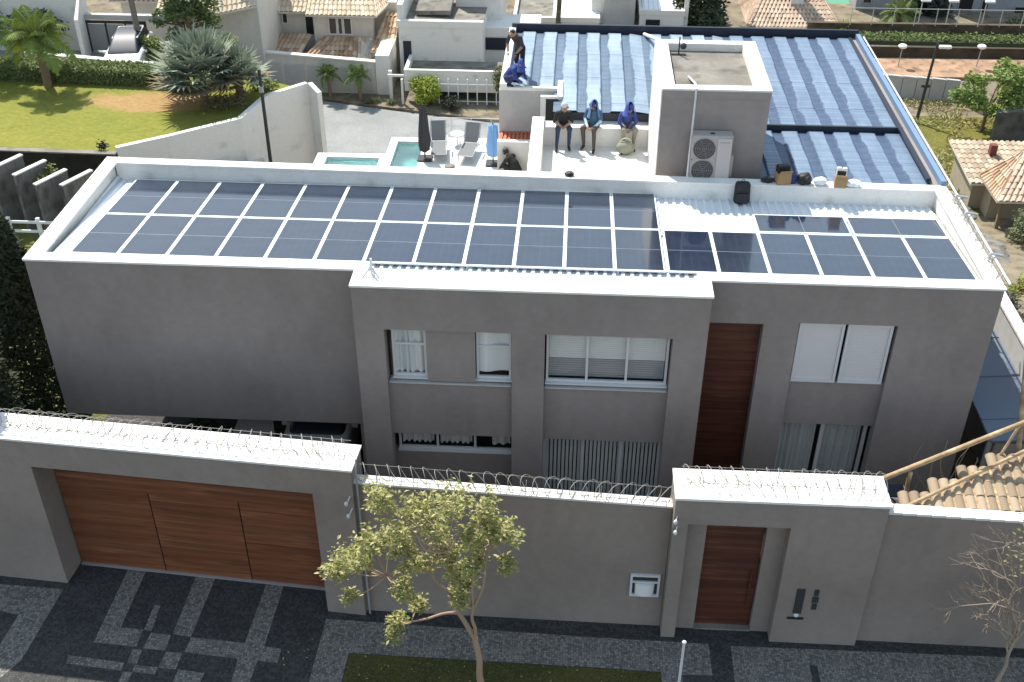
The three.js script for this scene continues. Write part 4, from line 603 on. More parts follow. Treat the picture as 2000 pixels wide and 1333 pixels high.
// ---------------------------------------------------------------- air conditioner, bags and boxes on the roof
{
  const t = thing('air_conditioner', 'beige outdoor air conditioning unit with two stacked fans on the tower', 'air conditioner', [16.08, 6.86, -5.58]), pl = mat([0.38, 0.34, 0.315], 0.6);
  part(t, 'casing', rbx(-0.52, 0.52, 0, 1.3, 0.05, 0.42, 0.025), pl);
  for (const y of [0.34, 0.94]) { const f = part(t, 'fan_grille', new THREE.CylinderGeometry(0.285, 0.285, 0.02, 32).rotateX(Math.PI / 2).toNonIndexed().translate(-0.19, y, 0.425), mat([0.06, 0.054, 0.053], 0.7)); const gs = []; for (let r = 0.06; r < 0.28; r += 0.055) gs.push(new THREE.TorusGeometry(r, 0.007, 5, 28).translate(-0.19, y, 0.438)); for (let a = 0; a < 6; a++) gs.push(cyl(V(-0.19, y, 0.44), V(-0.19 + Math.cos(a) * 0.27, y + Math.sin(a) * 0.27, 0.44), 0.006, 0.006, 5)); part(f, 'guard', merge(gs), mat([0.2, 0.19, 0.18], 0.6)); }
  part(t, 'fan_panel', merge([bx(-0.5, 0.12, 0.62, 0.66, 0.42, 0.432), bx(-0.5, -0.47, 0.03, 1.27, 0.42, 0.432)]), pl); part(t, 'service_panel', rbx(0.14, 0.5, 0.04, 1.24, 0.42, 0.445, 0.01), mat([0.46, 0.415, 0.39], 0.6)); part(t, 'badge', bx(0.2, 0.44, 1.12, 1.15, 0.445, 0.449), M.grey); part(t, 'valve_cover', rbx(0.52, 0.6, 0.1, 0.7, 0.1, 0.3, 0.02), pl);
  part(t, 'top_label', bx(-0.05, 0.06, 1.3, 1.304, 0.2, 0.3), M.black); for (const x of [-0.3, 0.3]) part(t, 'bracket', merge([bx(x - 0.03, x + 0.03, -0.06, -0.002, 0.0, 0.45), cyl(V(x, -0.05, 0.4), V(x, -0.35, 0.02), 0.02)]), M.frameWhite);
  const bp = thing('backpack', 'black backpack leaning against the white back parapet', 'backpack', [16.92, 6.53, -4.66]); part(bp, 'body', (() => { const g = rbx(-0.21, 0.21, 0, 0.58, -0.12, 0.1, 0.09, 4), p = g.attributes.position; for (let i = 0; i < p.count; i++) { const k = 1 - 0.55 * Math.max(0, p.getY(i) - 0.25) ** 1.5; p.setX(i, p.getX(i) * k); p.setZ(i, p.getZ(i) - 0.12 * p.getY(i)); } g.computeVertexNormals(); return g; })(), M.black); part(bp, 'pocket', rbx(-0.15, 0.15, 0.05, 0.32, 0.08, 0.13, 0.025), mat([0.03, 0.028, 0.03], 0.8)); part(bp, 'grab_loop', new THREE.TorusGeometry(0.04, 0.009, 6, 14).toNonIndexed().translate(0, 0.6, -0.08), M.black);
  const boxy = (name, label, x, z, w, h, d, m, turn) => { const b = thing(name, label, 'box', [x, 7.004, z], turn); part(b, 'carton', merge([bx(-w / 2, w / 2, 0, 0.012, -d / 2, d / 2), bx(-w / 2, w / 2, 0.012, h, -d / 2, -d / 2 + 0.01), bx(-w / 2, w / 2, 0.012, h, d / 2 - 0.01, d / 2), bx(-w / 2, -w / 2 + 0.01, 0.012, h, -d / 2 + 0.01, d / 2 - 0.01), bx(w / 2 - 0.01, w / 2, 0.012, h, -d / 2 + 0.01, d / 2 - 0.01)]), m); for (const s of [-1, 1]) part(b, 'flap', bx(-w / 2 + 0.012, w / 2 - 0.012, 0, 0.01, 0, 0.15).rotateX(s > 0 ? -0.9 : Math.PI + 0.9).translate(0, h, s * (d / 2 - 0.005)), m); return b; };
  let b = boxy('cardboard_box', 'open brown cardboard box with dark rolls beside the tower', 17.95, -4.98, 0.36, 0.3, 0.3, M.cardboard, 0.2); part(b, 'black_wrap', rbx(-0.17, 0.17, 0.15, 0.48, -0.13, 0.05, 0.03), M.black);
  b = boxy('cardboard_box', 'small cardboard box with white packing on the parapet', 19.4, -4.86, 0.3, 0.26, 0.26, M.cardboard, -0.1); for (const s of [-1, 1]) part(b, 'packing', rbx(s * 0.07 - 0.06, s * 0.07 + 0.06, 0.1, 0.5, -0.1, 0.0, 0.03), M.curtain); part(b, 'packing_insert', rbx(-0.11, 0.11, 0.3, 0.42, -0.02, 0.02, 0.015), M.black);
  const sack = (name, label, x, z, s, m, cat) => { const g = new THREE.IcosahedronGeometry(1, 3), p = g.attributes.position; for (let i = 0; i < p.count; i++) { const k = 0.75 + 0.5 * vnoise(p.getX(i) * 2.2 + x * 7 + 9, p.getY(i) * 2.2 + p.getZ(i) * 1.7 + 9, 4096, 5); p.setXYZ(i, p.getX(i) * k * s[0], Math.max(0, p.getY(i) * k + 0.75) * s[1], p.getZ(i) * k * s[2]); } g.computeVertexNormals(); solo(name, g.toNonIndexed ? g : g, m, label, cat, [x, 7.004, z]); };
  sack('tool_bag', 'navy blue bag between the open box and the black case', 18.2, -4.98, [0.13, 0.16, 0.12], mat([0.02, 0.035, 0.14], 0.8), 'bag'); sack('tool_bag', 'round black tool bag on the parapet', 18.5, -4.95, [0.19, 0.17, 0.15], M.black, 'bag');
  sack('plastic_wrap', 'crumpled white plastic left of the small box', 18.9, -4.93, [0.17, 0.11, 0.13], M.curtain, 'plastic'); sack('plastic_wrap', 'crumpled white plastic right of the small box', 19.75, -4.86, [0.2, 0.1, 0.12], M.whiteClean, 'plastic'); sack('hat', 'black cap lying beside the tower corner', 17.58, -5.0, [0.15, 0.07, 0.12], M.black, 'cap'); sack('hat', 'black cap on the back parapet before the terrace', 12.45, -5.05, [0.13, 0.06, 0.1], M.black, 'cap');
  const an = thing('antenna', 'black dish antenna in the corner of the tower roof', 'antenna', [15.35, 9.031, -8.6]); part(an, 'mast', cyl(V(0, 0, 0), V(0, 0.5, 0), 0.02), M.black); part(an, 'dish', new THREE.SphereGeometry(0.14, 16, 8, 0, 6.3, 0, 0.7).rotateX(1.1).toNonIndexed().translate(0.1, 0.25, 0.05), M.dark); part(an, 'foot', bx(-0.2, 0.2, 0, 0.03, -0.05, 0.05), M.black);
}
// ---------------------------------------------------------------- pool deck
{
  const g = extr([[1.9, 5.52], [10.19, 5.52], [10.19, 22.85], [4.75, 22.7], [4.75, 21.0], [1.9, 20.95]], 4.4, [[[2.35, 10], [4.55, 10], [4.55, 20.6], [2.35, 20.6]], [[5.08, 10], [6.2, 10], [6.2, 22.3], [5.08, 22.3]]]); g.rotateX(-Math.PI / 2); g.translate(0, -4.4, 0);
  const deck = struct('pool_deck', metreUV(g), M.white);
  for (const [x0, x1, z] of [[2.35, 4.55, -20.6], [5.08, 6.2, -22.3]]) {
    part(deck, 'pool_lining', merge([bx(x0 + 0.001, x1 - 0.001, -1.25, -1.2, z + 0.001, -10), bx(x0 + 0.001, x0 + 0.02, -1.2, -0.06, z + 0.02, -10), bx(x1 - 0.02, x1 - 0.001, -1.2, -0.06, z + 0.02, -10), bx(x0 + 0.001, x1 - 0.001, -1.2, -0.06, z + 0.001, z + 0.019)]), M.poolTile);
    const w = struct('pool_water', bx(x0 + 0.022, x1 - 0.022, -1.19, -0.14, z + 0.022, -10.05), M.water);
  }
}
function lounger(pos, turn, label) {
  const t = thing('sun_lounger', label, 'sun lounger', pos, turn, 'sun loungers on the pool deck'), mesh = mat([0.17, 0.175, 0.175], 0.9), fr = mat([0.4, 0.4, 0.41], 0.5, { metalness: 0.4 });
  // along z: foot at +0.95, backrest rises to the back
  part(t, 'seat', bx(-0.29, 0.29, 0.34, 0.355, -0.35, 0.95), mesh); const back = part(t, 'backrest', bx(-0.29, 0.29, -0.007, 0.008, -0.85, 0), mesh); back.position.set(0, 0.36, -0.37); back.rotation.x = 0.95;
  part(t, 'frame', merge([cyl(V(-0.32, 0.34, -0.4), V(-0.32, 0.34, 0.97), 0.02), cyl(V(0.32, 0.34, -0.4), V(0.32, 0.34, 0.97), 0.02), cyl(V(-0.32, 0.34, 0.97), V(0.32, 0.34, 0.97), 0.02), cyl(V(-0.32, 0.34, -0.37), V(-0.32, 1.05, -0.88), 0.018), cyl(V(0.32, 0.34, -0.37), V(0.32, 1.05, -0.88), 0.018), cyl(V(-0.32, 1.05, -0.88), V(0.32, 1.05, -0.88), 0.018)]), fr);
  for (const [x, z] of [[-0.31, 0.8], [0.31, 0.8], [-0.31, -0.5], [0.31, -0.5]]) part(t, 'leg', cyl(V(x, 0, z), V(x, 0.34, z * 0.92), 0.018), fr); for (const s of [-1, 1]) part(t, 'armrest', merge([bx(s * 0.36 - 0.03, s * 0.36 + 0.03, 0.55, 0.575, -0.4, 0.15), cyl(V(s * 0.34, 0.34, 0.1), V(s * 0.36, 0.55, 0.1), 0.014)]), fr);
}
lounger([6.95, 0, -21.3], 0.12, 'grey mesh sun lounger nearest the closed dark parasol'); lounger([8.25, 0, -21.2], -0.12, 'grey mesh sun lounger next to the light blue parasol');
function parasol(pos, h, c, label, r = 0.17) { const t = thing('parasol', label, 'parasol', pos, 0), R = rng(4), pts = [[0.03, 0.3], [r * 0.9, 0.42], [r * 1.1, 0.8], [r * 0.9, h * 0.55], [r * 0.72, h * 0.8], [r * 0.7, h * 0.95], [0.03, h]].map((p) => new THREE.Vector2(...p)), g = new THREE.LatheGeometry(pts, 28), p = g.attributes.position; for (let i = 0; i < p.count; i++) { const a = Math.atan2(p.getZ(i), p.getX(i)), k = 1 + 0.28 * Math.cos(a * 7 + p.getY(i) * 1.2) + 0.1 * (R() - 0.5); p.setX(i, p.getX(i) * k); p.setZ(i, p.getZ(i) * k); } g.computeVertexNormals(); part(t, 'folded_canopy', g.toNonIndexed(), mat(c, 0.9)); part(t, 'pole', cyl(V(0, 0, 0), V(0, h + 0.05, 0), 0.028), M.dark); part(t, 'base', rbx(-0.3, 0.3, 0.0, 0.07, -0.3, 0.3, 0.02), M.dark); return t; }
parasol([6.45, 0, -20.6], 2.35, [0.05, 0.046, 0.05], 'tall closed charcoal parasol between pool and lounger', 0.2); parasol([9.3, 0, -20.3], 1.75, [0.22, 0.42, 0.72], 'short closed light blue parasol at the house corner', 0.23);
{ const t = thing('side_table', 'small round white table between the loungers', 'table', [7.65, 0, -22.1]); part(t, 'top', new THREE.CylinderGeometry(0.3, 0.3, 0.03, 28).toNonIndexed().translate(0, 0.5, 0), M.whiteClean); part(t, 'stem', cyl(V(0, 0.02, 0), V(0, 0.49, 0), 0.025), M.whiteClean); part(t, 'foot', new THREE.CylinderGeometry(0.18, 0.2, 0.03, 20).toNonIndexed().translate(0, 0.015, 0), M.whiteClean); }
solo('deck_drain', new THREE.CylinderGeometry(0.2, 0.22, 0.05, 24).toNonIndexed().translate(0, 0.026, 0), M.conc, 'round grey cover on the white pool deck', 'cover', [7.55, 0, -19.95]);
{ const t = thing('deck_railing', 'thin glass railing at the far edge of the pool deck', 'railing', [0, 0, -22.7]); for (let i = 0; i < 5; i++) part(t, 'post', cyl(V(6.5 + i * 0.85, 0, 0), V(6.5 + i * 0.85, 0.95, 0), 0.018), M.steel); part(t, 'top_rail', cyl(V(6.5, 0.95, 0), V(9.9, 0.95, 0), 0.016), M.steel); for (let i = 0; i < 4; i++) part(t, 'glass_panel', bx(6.53 + i * 0.85, 7.32 + i * 0.85, 0.08, 0.9, -0.004, 0.004), M.glass); }
// ---------------------------------------------------------------- left side: garden wall, fins, fence, cypress, palms
{
  const t = thing('boundary_wall', 'tall white boundary wall curving between lawn and pool yard', 'wall'), line = [[-5.2, -17.6], [-3.5, -18.8], [-1.08, -20.72], [-0.6, -23.2], [0.82, -24.72], [1.35, -24.1]];
  const tops = [1.5, 1.5, 1.5, 1.5, 1.5, 1.3]; for (let i = 0; i < line.length - 1; i++) { const [ax, az] = line[i], [b_x, bz] = line[i + 1], d = Math.hypot(b_x - ax, bz - az), nx = (bz - az) / d, nz = -(b_x - ax) / d, w = 0.22; const a = V(ax, tops[i], az), b = V(b_x, tops[i + 1], bz), c = V(b_x + nx * w, tops[i + 1], bz + nz * w), e = V(ax + nx * w, tops[i], az + nz * w); part(t, 'wall', prism(a, b, c, e, 5.8), M.white); const up = (p, k) => V(p.x, p.y + 0.05, p.z); part(t, 'coping', prism(up(a), up(b), up(c), up(e), 0.049), M.white); }
  part(t, 'low_wall', prism(V(-2.9, -0.2, -18.2), V(-0.3, -0.2, -20.6), V(-0.45, -0.2, -20.75), V(-3.05, -0.2, -18.35), 4), M.paleGrey);
  const rw = thing('retaining_wall', 'retaining wall below the lawn edge, shade painted into its dark colour', 'wall'); part(rw, 'wall', prism(V(-30, 1.28, -18.0), V(-5.25, 1.28, -17.5), V(-5.25, 1.28, -17.75), V(-30, 1.28, -18.25), 4), mat([0.05, 0.045, 0.035], 0.95, { map: concT })); part(rw, 'coping', prism(V(-30, 1.34, -17.97), V(-5.25, 1.34, -17.47), V(-5.25, 1.34, -17.78), V(-30, 1.34, -18.28), 0.058), M.conc);  // near-black wall colour holds the shade on this face
}
struct('side_yard', slab([[-30, 1.1], [-0.05, 1.1], [-0.05, -5.4], [-2.5, -12], [-5.3, -17.4], [-30, -17.95]], -5, -0.02), mat([0.75, 0.75, 0.62], 1, { map: grassT, bumpMap: grassB, bumpScale: 0.05 }));
{
  const fins = [[-9.5, -14.0, 1.9], [-8.2, -14.1, 2.35], [-7.3, -14.0, 2.2], [-6.4, -13.6, 2.05], [-5.6, -13.9, 1.9]];
  fins.forEach(([x, z, h], i) => { const t = thing('concrete_fin', ['first', 'second', 'third', 'fourth', 'fifth'][i] + ' upright grey concrete slab from the left edge, below the lawn', 'slab', [x, -0.02, z], -0.45, 'concrete slabs below the lawn'); part(t, 'slab', bx(-0.07, 0.07, 0, h, -1.1, 0.3), M.fin); part(t, 'painted_lit_edge', bx(-0.09, 0.09, h, h + 0.05, -1.12, 0.32), M.white); for (const z of [-0.75, -0.35, 0.05]) part(t, 'joint_rib', bx(0.07, 0.085, 0, h - 0.02, z - 0.03, z + 0.03), M.fin); });  // white top edges: sunlight on the slab tops painted as colour
  const f = thing('white_fence', 'low white two rail fence beside the concrete slabs', 'fence', [-7.7, -0.02, -13.0]); for (let i = 0; i < 4; i++) part(f, 'post', bx(-0.06 + i * 1.1, 0.06 + i * 1.1, 0, 0.9, -0.06, 0.06), M.whiteClean); for (const y of [0.35, 0.72]) part(f, 'rail', bx(0, 3.3, y, y + 0.1, 0.062, 0.1), M.whiteClean);
  const lb = thing('letter_ledge', 'small white pillar with sloping top left of the fence', 'pillar', [-8.5, -0.02, -12.6]); part(lb, 'pillar', bx(-0.15, 0.15, 0, 0.6, -0.15, 0.15), M.paleGrey); part(lb, 'top', bx(-0.2, 0.2, 0.602, 0.66, -0.5, 0.5), M.whiteClean);
}
{ // cypress row on the left of the house
  const R0 = [[-2.2, 0.1, 7.0, 'tall dark cypress nearest the house corner'], [-1.4, -1.5, 7.2, 'tall dark cypress behind the nearest one'], [-1.5, 1.0, 7.9, 'dark cypress at the left edge above the gate wall']];
  R0.forEach(([x, z, h, label], i) => {
    const R = rng(400 + i), t = thing('cypress_tree', label, 'tree', [x, -0.02, z], 0, 'dark cypresses left of the house'), lv = []; part(t, 'trunk', cyl(V(0, 0, 0), V(0, h * 0.9, 0), 0.12, 0.02), M.bark);
    for (let k = 0; k < 11000; k++) { const f = Math.pow(R(), 0.8), y = h * f, a = R() * 6.283, rr = (1.15 - 0.95 * Math.pow(f, 1.5)) * (0.72 + 0.5 * vnoise(a * 1.6 + i * 7, y * 1.3, 4096, 8)) * Math.pow(R(), 0.25); lv.push([V(Math.cos(a) * rr, y, Math.sin(a) * rr), 0.7 + 0.6 * R()]); }
    part(t, 'crown', leafQuads(lv, 0.17, R, -0.8, 0.45), leafMat([0.035, 0.045, 0.016], 0.1));
  });
}
palm('palm_tree', 'bright green palm with leaning trunk in the lawn', [-10.8, 1.2, -24.5], 2.5, 24, 1.9, [0.2, 0.26, 0.05], undefined, { seed: 12, r: 0.17 });
palm('palm_tree', 'green palm cut by the left edge behind the lawn', [-13.6, 1.2, -25.5], 2.6, 22, 1.7, [0.16, 0.24, 0.07], undefined, { seed: 15, r: 0.15 });
palm('palm_tree', 'low dark green palm at the left border of the lawn', [-13.9, 1.2, -22.4], 1.0, 18, 1.3, [0.12, 0.16, 0.05], undefined, { seed: 19, r: 0.12 });
{ // silver fan palms
  const fan = (pos, h, n, L, label, seed) => {
    const R = rng(seed), t = thing('fan_palm', label, 'palm tree', pos, 0), ps = [], dead = []; let tgt = ps; const tri = (...v) => v.forEach((p) => tgt.push(p.x, p.y, p.z)); part(t, 'trunk', cyl(V(0, -0.1, 0), V(0, h, 0), 0.2, 0.16), M.bark);
    for (let f = 0; f < n; f++) { tgt = f > n * 0.82 ? dead : ps; const az = f * 2.399 + R(), el = 1.5 - 1.65 * (f / n), d = V(Math.cos(az) * Math.cos(el), Math.sin(el), Math.sin(az) * Math.cos(el)), c = V(0, h, 0).addScaledVector(d, L * 0.5), s = d.clone().cross(V(0, 1, 0)).normalize(), nn = s.clone().cross(d); tri(V(0.02, h, 0), V(-0.02, h, 0), c); tri(V(0, h, 0.02), V(0, h, -0.02), c); const B = 22; for (let i = 0; i < B; i++) { const a = (i / (B - 1) - 0.5) * 4.3, dir = d.clone().multiplyScalar(Math.cos(a)).addScaledVector(s, Math.sin(a)).addScaledVector(nn, 0.18), w = dir.clone().cross(nn).normalize().multiplyScalar(0.035 * L), ll = L * (0.55 - 0.1 * Math.abs(a) / 2 + 0.22 * R()), m = c.clone().addScaledVector(dir, ll * 0.55), tip = c.clone().addScaledVector(dir, ll).add(V(0, -0.14 * L * R(), 0)); tri(c, m.clone().add(w), m.clone().sub(w)); tri(m.clone().add(w), tip, m.clone().sub(w)); } }
    const g = new THREE.BufferGeometry(); g.setAttribute('position', new THREE.Float32BufferAttribute(ps, 3)); g.computeVertexNormals(); part(t, 'crown', g, leafMat([0.24, 0.28, 0.2], 0.15)); const g2 = new THREE.BufferGeometry(); g2.setAttribute('position', new THREE.Float32BufferAttribute(dead, 3)); g2.computeVertexNormals(); part(t, 'dry_fronds', g2, leafMat([0.2, 0.15, 0.08], 0.1), 'dry brown lower fronds');
  };
  fan([-3.3, 1.2, -23.0], 1.0, 40, 2.15, 'large silvery fan palm at the end of the lawn', 33); fan([-1.9, 1.2, -23.6], 0.8, 26, 1.5, 'smaller silvery fan palm beside the boundary wall', 35);
}
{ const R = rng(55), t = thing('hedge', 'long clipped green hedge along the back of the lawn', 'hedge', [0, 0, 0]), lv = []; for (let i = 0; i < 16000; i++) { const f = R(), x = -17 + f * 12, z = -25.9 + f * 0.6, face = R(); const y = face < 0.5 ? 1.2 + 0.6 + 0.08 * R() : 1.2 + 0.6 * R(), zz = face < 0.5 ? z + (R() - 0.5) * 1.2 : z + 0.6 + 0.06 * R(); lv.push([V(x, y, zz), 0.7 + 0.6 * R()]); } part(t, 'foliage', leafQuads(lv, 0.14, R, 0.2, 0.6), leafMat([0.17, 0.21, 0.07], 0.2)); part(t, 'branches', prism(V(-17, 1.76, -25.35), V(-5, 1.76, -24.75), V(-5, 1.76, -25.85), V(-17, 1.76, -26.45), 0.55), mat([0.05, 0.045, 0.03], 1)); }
blobTree('shrub', 'yellow green shrub at the right end of the hedge', [-4.6, 1.2, -25], 0.9, spread(61, 9, 0.8, 0.3, 1.0, 0.6, 0.3, 0.5), 900, 0.14, [0.22, 0.24, 0.06], 'shrub', undefined, 62, 0.05);
blobTree('shrub', 'brown green undergrowth beneath the large fan palm', [-2.2, 1.2, -22.4], 0.6, spread(63, 8, 0.9, 0.2, 0.6, 0.6, 0.25, 0.4), 900, 0.12, [0.13, 0.11, 0.05], 'shrub', undefined, 64, 0.05);
blobTree('shrub', 'tiny dark plant on the lawn edge', [-5.9, 1.2, -18.0], 0.3, spread(65, 3, 0.15, 0.15, 0.35, 0.15, 0.12, 0.18), 2500, 0.1, [0.04, 0.05, 0.02], 'shrub', undefined, 66, 0.03);
blobTree('shrub', 'dark shrub among the concrete slabs', [-8.9, -0.02, -15.6], 1.2, spread(67, 7, 0.5, 0.6, 1.6, 0.5, 0.3, 0.5), 900, 0.12, [0.1, 0.13, 0.05], 'shrub', undefined, 68, 0.05);
blobTree('shrub', 'small green bush between the concrete slabs', [-6.9, -0.02, -14.6], 1.2, spread(69, 6, 0.35, 1.2, 1.9, 0.4, 0.25, 0.4), 900, 0.12, [0.2, 0.23, 0.06], 'shrub', undefined, 70, 0.05);

// ---------------------------------------------------------------- houses across the rear road
function roofPart(parent, a, b, c, d, seed, tones = tileTones, tw = 0.26, th = 0.42) { const o = part(parent, 'tile_roof', tileField(a, b, c, d, tw, th, tones, seed), tileMat); o.userData.kind = 'stuff'; part(o, 'roof_boarding', prism(a.clone(), b.clone(), c.clone(), d.clone(), 0.08), M.cream); return o; }
function tileParts(parent, a, b, c, d, seed, tones, tw = 0.26, th = 0.42) {  // every tile a mesh of its own
  const roof = part(parent, 'roof_boarding', prism(a, b, c, d, 0.08), M.cream), mats = tones.map((q) => mat(q, 0.95)), r = rng(seed), rows = Math.round(a.distanceTo(d) / th);
  for (let j = 0; j < rows; j++) { const f0 = j / rows, f1 = Math.min(1, (j + 1) / rows), A = a.clone().lerp(d, f0), B = b.clone().lerp(c, f0), D = a.clone().lerp(d, f1), E = b.clone().lerp(c, f1), n = Math.max(1, Math.round(A.distanceTo(B) / tw)); for (let i = 0; i < n; i++) { part(roof, 'tile', tileOne(A.clone().lerp(B, i / n), A.clone().lerp(B, (i + 1) / n), D.clone().lerp(E, (i + 1) / n), D.clone().lerp(E, i / n), tw * 0.28 * (0.9 + 0.2 * r())), mats[Math.floor(r() * mats.length)]); } }
}
function tileOne(a, b, c, d, h) {
  const nrm = b.clone().sub(a).cross(d.clone().sub(a)).normalize(); if (nrm.y < 0) nrm.negate(); const fs = [0, 0.28, 0.62, 0.8, 1], hs = [0.02, h, h, 0.01, 0.01], pos = [];
  const P = (q, s) => (s ? d.clone().lerp(c, fs[q]) : a.clone().lerp(b, fs[q])).addScaledVector(nrm, hs[q] + (s ? 0.004 : 0.032));
  for (let q = 0; q < 4; q++) { for (const [fi, s] of [[q, 0], [q + 1, 0], [q + 1, 1], [q, 0], [q + 1, 1], [q, 1]]) pos.push(...P(fi, s).toArray()); const u = P(q, 0), v = P(q + 1, 0), lo = nrm.clone().multiplyScalar(-0.03); for (const p of [u, u.clone().add(lo), v, v, u.clone().add(lo), v.clone().add(lo)]) pos.push(...p.toArray()); }
  const g = new THREE.BufferGeometry(); g.setAttribute('position', new THREE.Float32BufferAttribute(pos, 3)); g.computeVertexNormals(); return g;
}
function simpleWindow(parent, x0, x1, y0, y1, z, opt = {}) { const w = part(parent, 'window', merge([bx(x0, x1, y0, y0 + 0.06, z, z + 0.06), bx(x0, x1, y1 - 0.06, y1, z, z + 0.06), bx(x0, x0 + 0.06, y0 + 0.06, y1 - 0.06, z, z + 0.06), bx(x1 - 0.06, x1, y0 + 0.06, y1 - 0.06, z, z + 0.06)]), opt.frame || M.frameWhite); part(w, 'pane', bx(x0 + 0.06, x1 - 0.06, y0 + 0.06, y1 - 0.06, z + 0.01, z + 0.03), opt.glass || darkGlass); return w; }
const darkGlass = mat([0.02, 0.022, 0.025], 0.08);
const pinkTones = [[0.5, 0.36, 0.26], [0.58, 0.44, 0.33], [0.54, 0.4, 0.29], [0.46, 0.33, 0.24]], creamTones = [[0.62, 0.5, 0.36], [0.68, 0.56, 0.42], [0.56, 0.44, 0.31], [0.6, 0.5, 0.38]];
{
  const n = thing('cream_house', 'two storey cream house with clay tile roofs across the rear road', 'house');
  part(n, 'wall', bx(-4.9, 0.4, -4.5, -0.45, -47, -41), M.cream); part(n, 'wall', bx(0.402, 2.2, -4.5, -0.2, -47, -41.6), M.cream); part(n, 'wall', bx(-2.4, 1.0, -4.5, -0.42, -40.99, -40.4), M.cream);
  simpleWindow(n, -4.35, -4.0, -1.35, -0.72, -40.98); let w = simpleWindow(n, -3.05, -2.5, -2.0, -0.85, -40.98); simpleWindow(n, -1.55, -1.05, -1.72, -0.72, -40.38); simpleWindow(n, -1.03, -0.72, -1.72, -0.72, -40.38); simpleWindow(n, -0.7, -0.2, -1.72, -0.72, -40.38);
  roofPart(n, V(-5.3, -0.5, -40.4), V(-2.2, -0.5, -40.4), V(-2.2, 1.4, -44), V(-5.3, 1.4, -44), 201, creamTones); roofPart(n, V(-2.7, -0.48, -39.9), V(1.3, -0.48, -39.9), V(0.2, 1.5, -44), V(-2.7, 1.5, -44), 202, creamTones); roofPart(n, V(1.3, -0.48, -39.9), V(2.6, -0.1, -45), V(0.2, 1.5, -45), V(0.25, 1.5, -44), 203, creamTones);
  roofPart(n, V(-5.0, -2.4, -38.9), V(-3.0, -2.4, -38.9), V(-2.6, -1.75, -40.35), V(-4.6, -1.75, -40.35), 204, tileTones); roofPart(n, V(-3.1, -2.75, -38.2), V(0.3, -2.75, -38.2), V(0.1, -1.85, -40.3), V(-1.9, -1.85, -40.3), 205, tileTones); roofPart(n, V(0.35, -2.75, -38.2), V(1.6, -2.6, -40.3), V(0.9, -1.9, -40.35), V(0.1, -1.85, -40.3), 206, creamTones);
  roofPart(n, V(1.1, -2.1, -38.8), V(2.4, -2.1, -38.8), V(2.4, -0.7, -41.5), V(1.6, -0.7, -41.5), 207, tileTones);
  part(n, 'porch_wall', bx(-4.6, 1.4, -4.5, -2.72, -40.3, -39.0), M.cream); for (const x of [-4.7, -2.9, 0.1, 1.3]) part(n, 'porch_post', bx(x, x + 0.2, -4.2, -2.6, -38.6, -38.4), M.cream);
  const g = extr([[0, -4.5], [8, -4.5], [8, 2.0], [4.5, 1.2], [2.2, 0.2], [0.6, -1.3], [0, -1.9]], 0.22); g.rotateY(Math.PI / 2 + 0.28); g.translate(-5.9, 0, -38); part(n, 'gable_wall', metreUV(g), M.paleGrey, 'grey side wall with sweeping top');
  const s = thing('front_wall', 'long pale wall with panels before the cream house', 'wall'); part(s, 'wall', prism(V(-6.4, -1.5, -36.9), V(1.6, -2.05, -36.9), V(1.6, -2.05, -37.15), V(-6.4, -1.5, -37.15), 2.9), M.cream); part(s, 'coping', prism(V(-6.45, -1.42, -36.85), V(1.65, -1.98, -36.85), V(1.65, -1.98, -37.2), V(-6.45, -1.42, -37.2), 0.075), M.white); for (let i = 0; i < 6; i++) part(s, 'panel', bx(-5.9 + i * 1.25, -4.85 + i * 1.25, -3.7, -2.1 - i * 0.06, -36.9, -36.86), M.paleGrey); part(s, 'end_pier', bx(1.65, 2.4, -4.4, -1.6, -39.5, -36.8), M.white);
}
palm('palm_tree', 'small dark palm left of the pair before the pale wall', [-0.9, -3.85, -36.3], 1.4, 18, 0.9, [0.13, 0.19, 0.04], undefined, { seed: 41, r: 0.09 }); palm('palm_tree', 'small palm right of the pair before the pale wall', [0.85, -3.85, -36.0], 1.5, 18, 0.95, [0.13, 0.19, 0.04], undefined, { seed: 43, r: 0.1 });
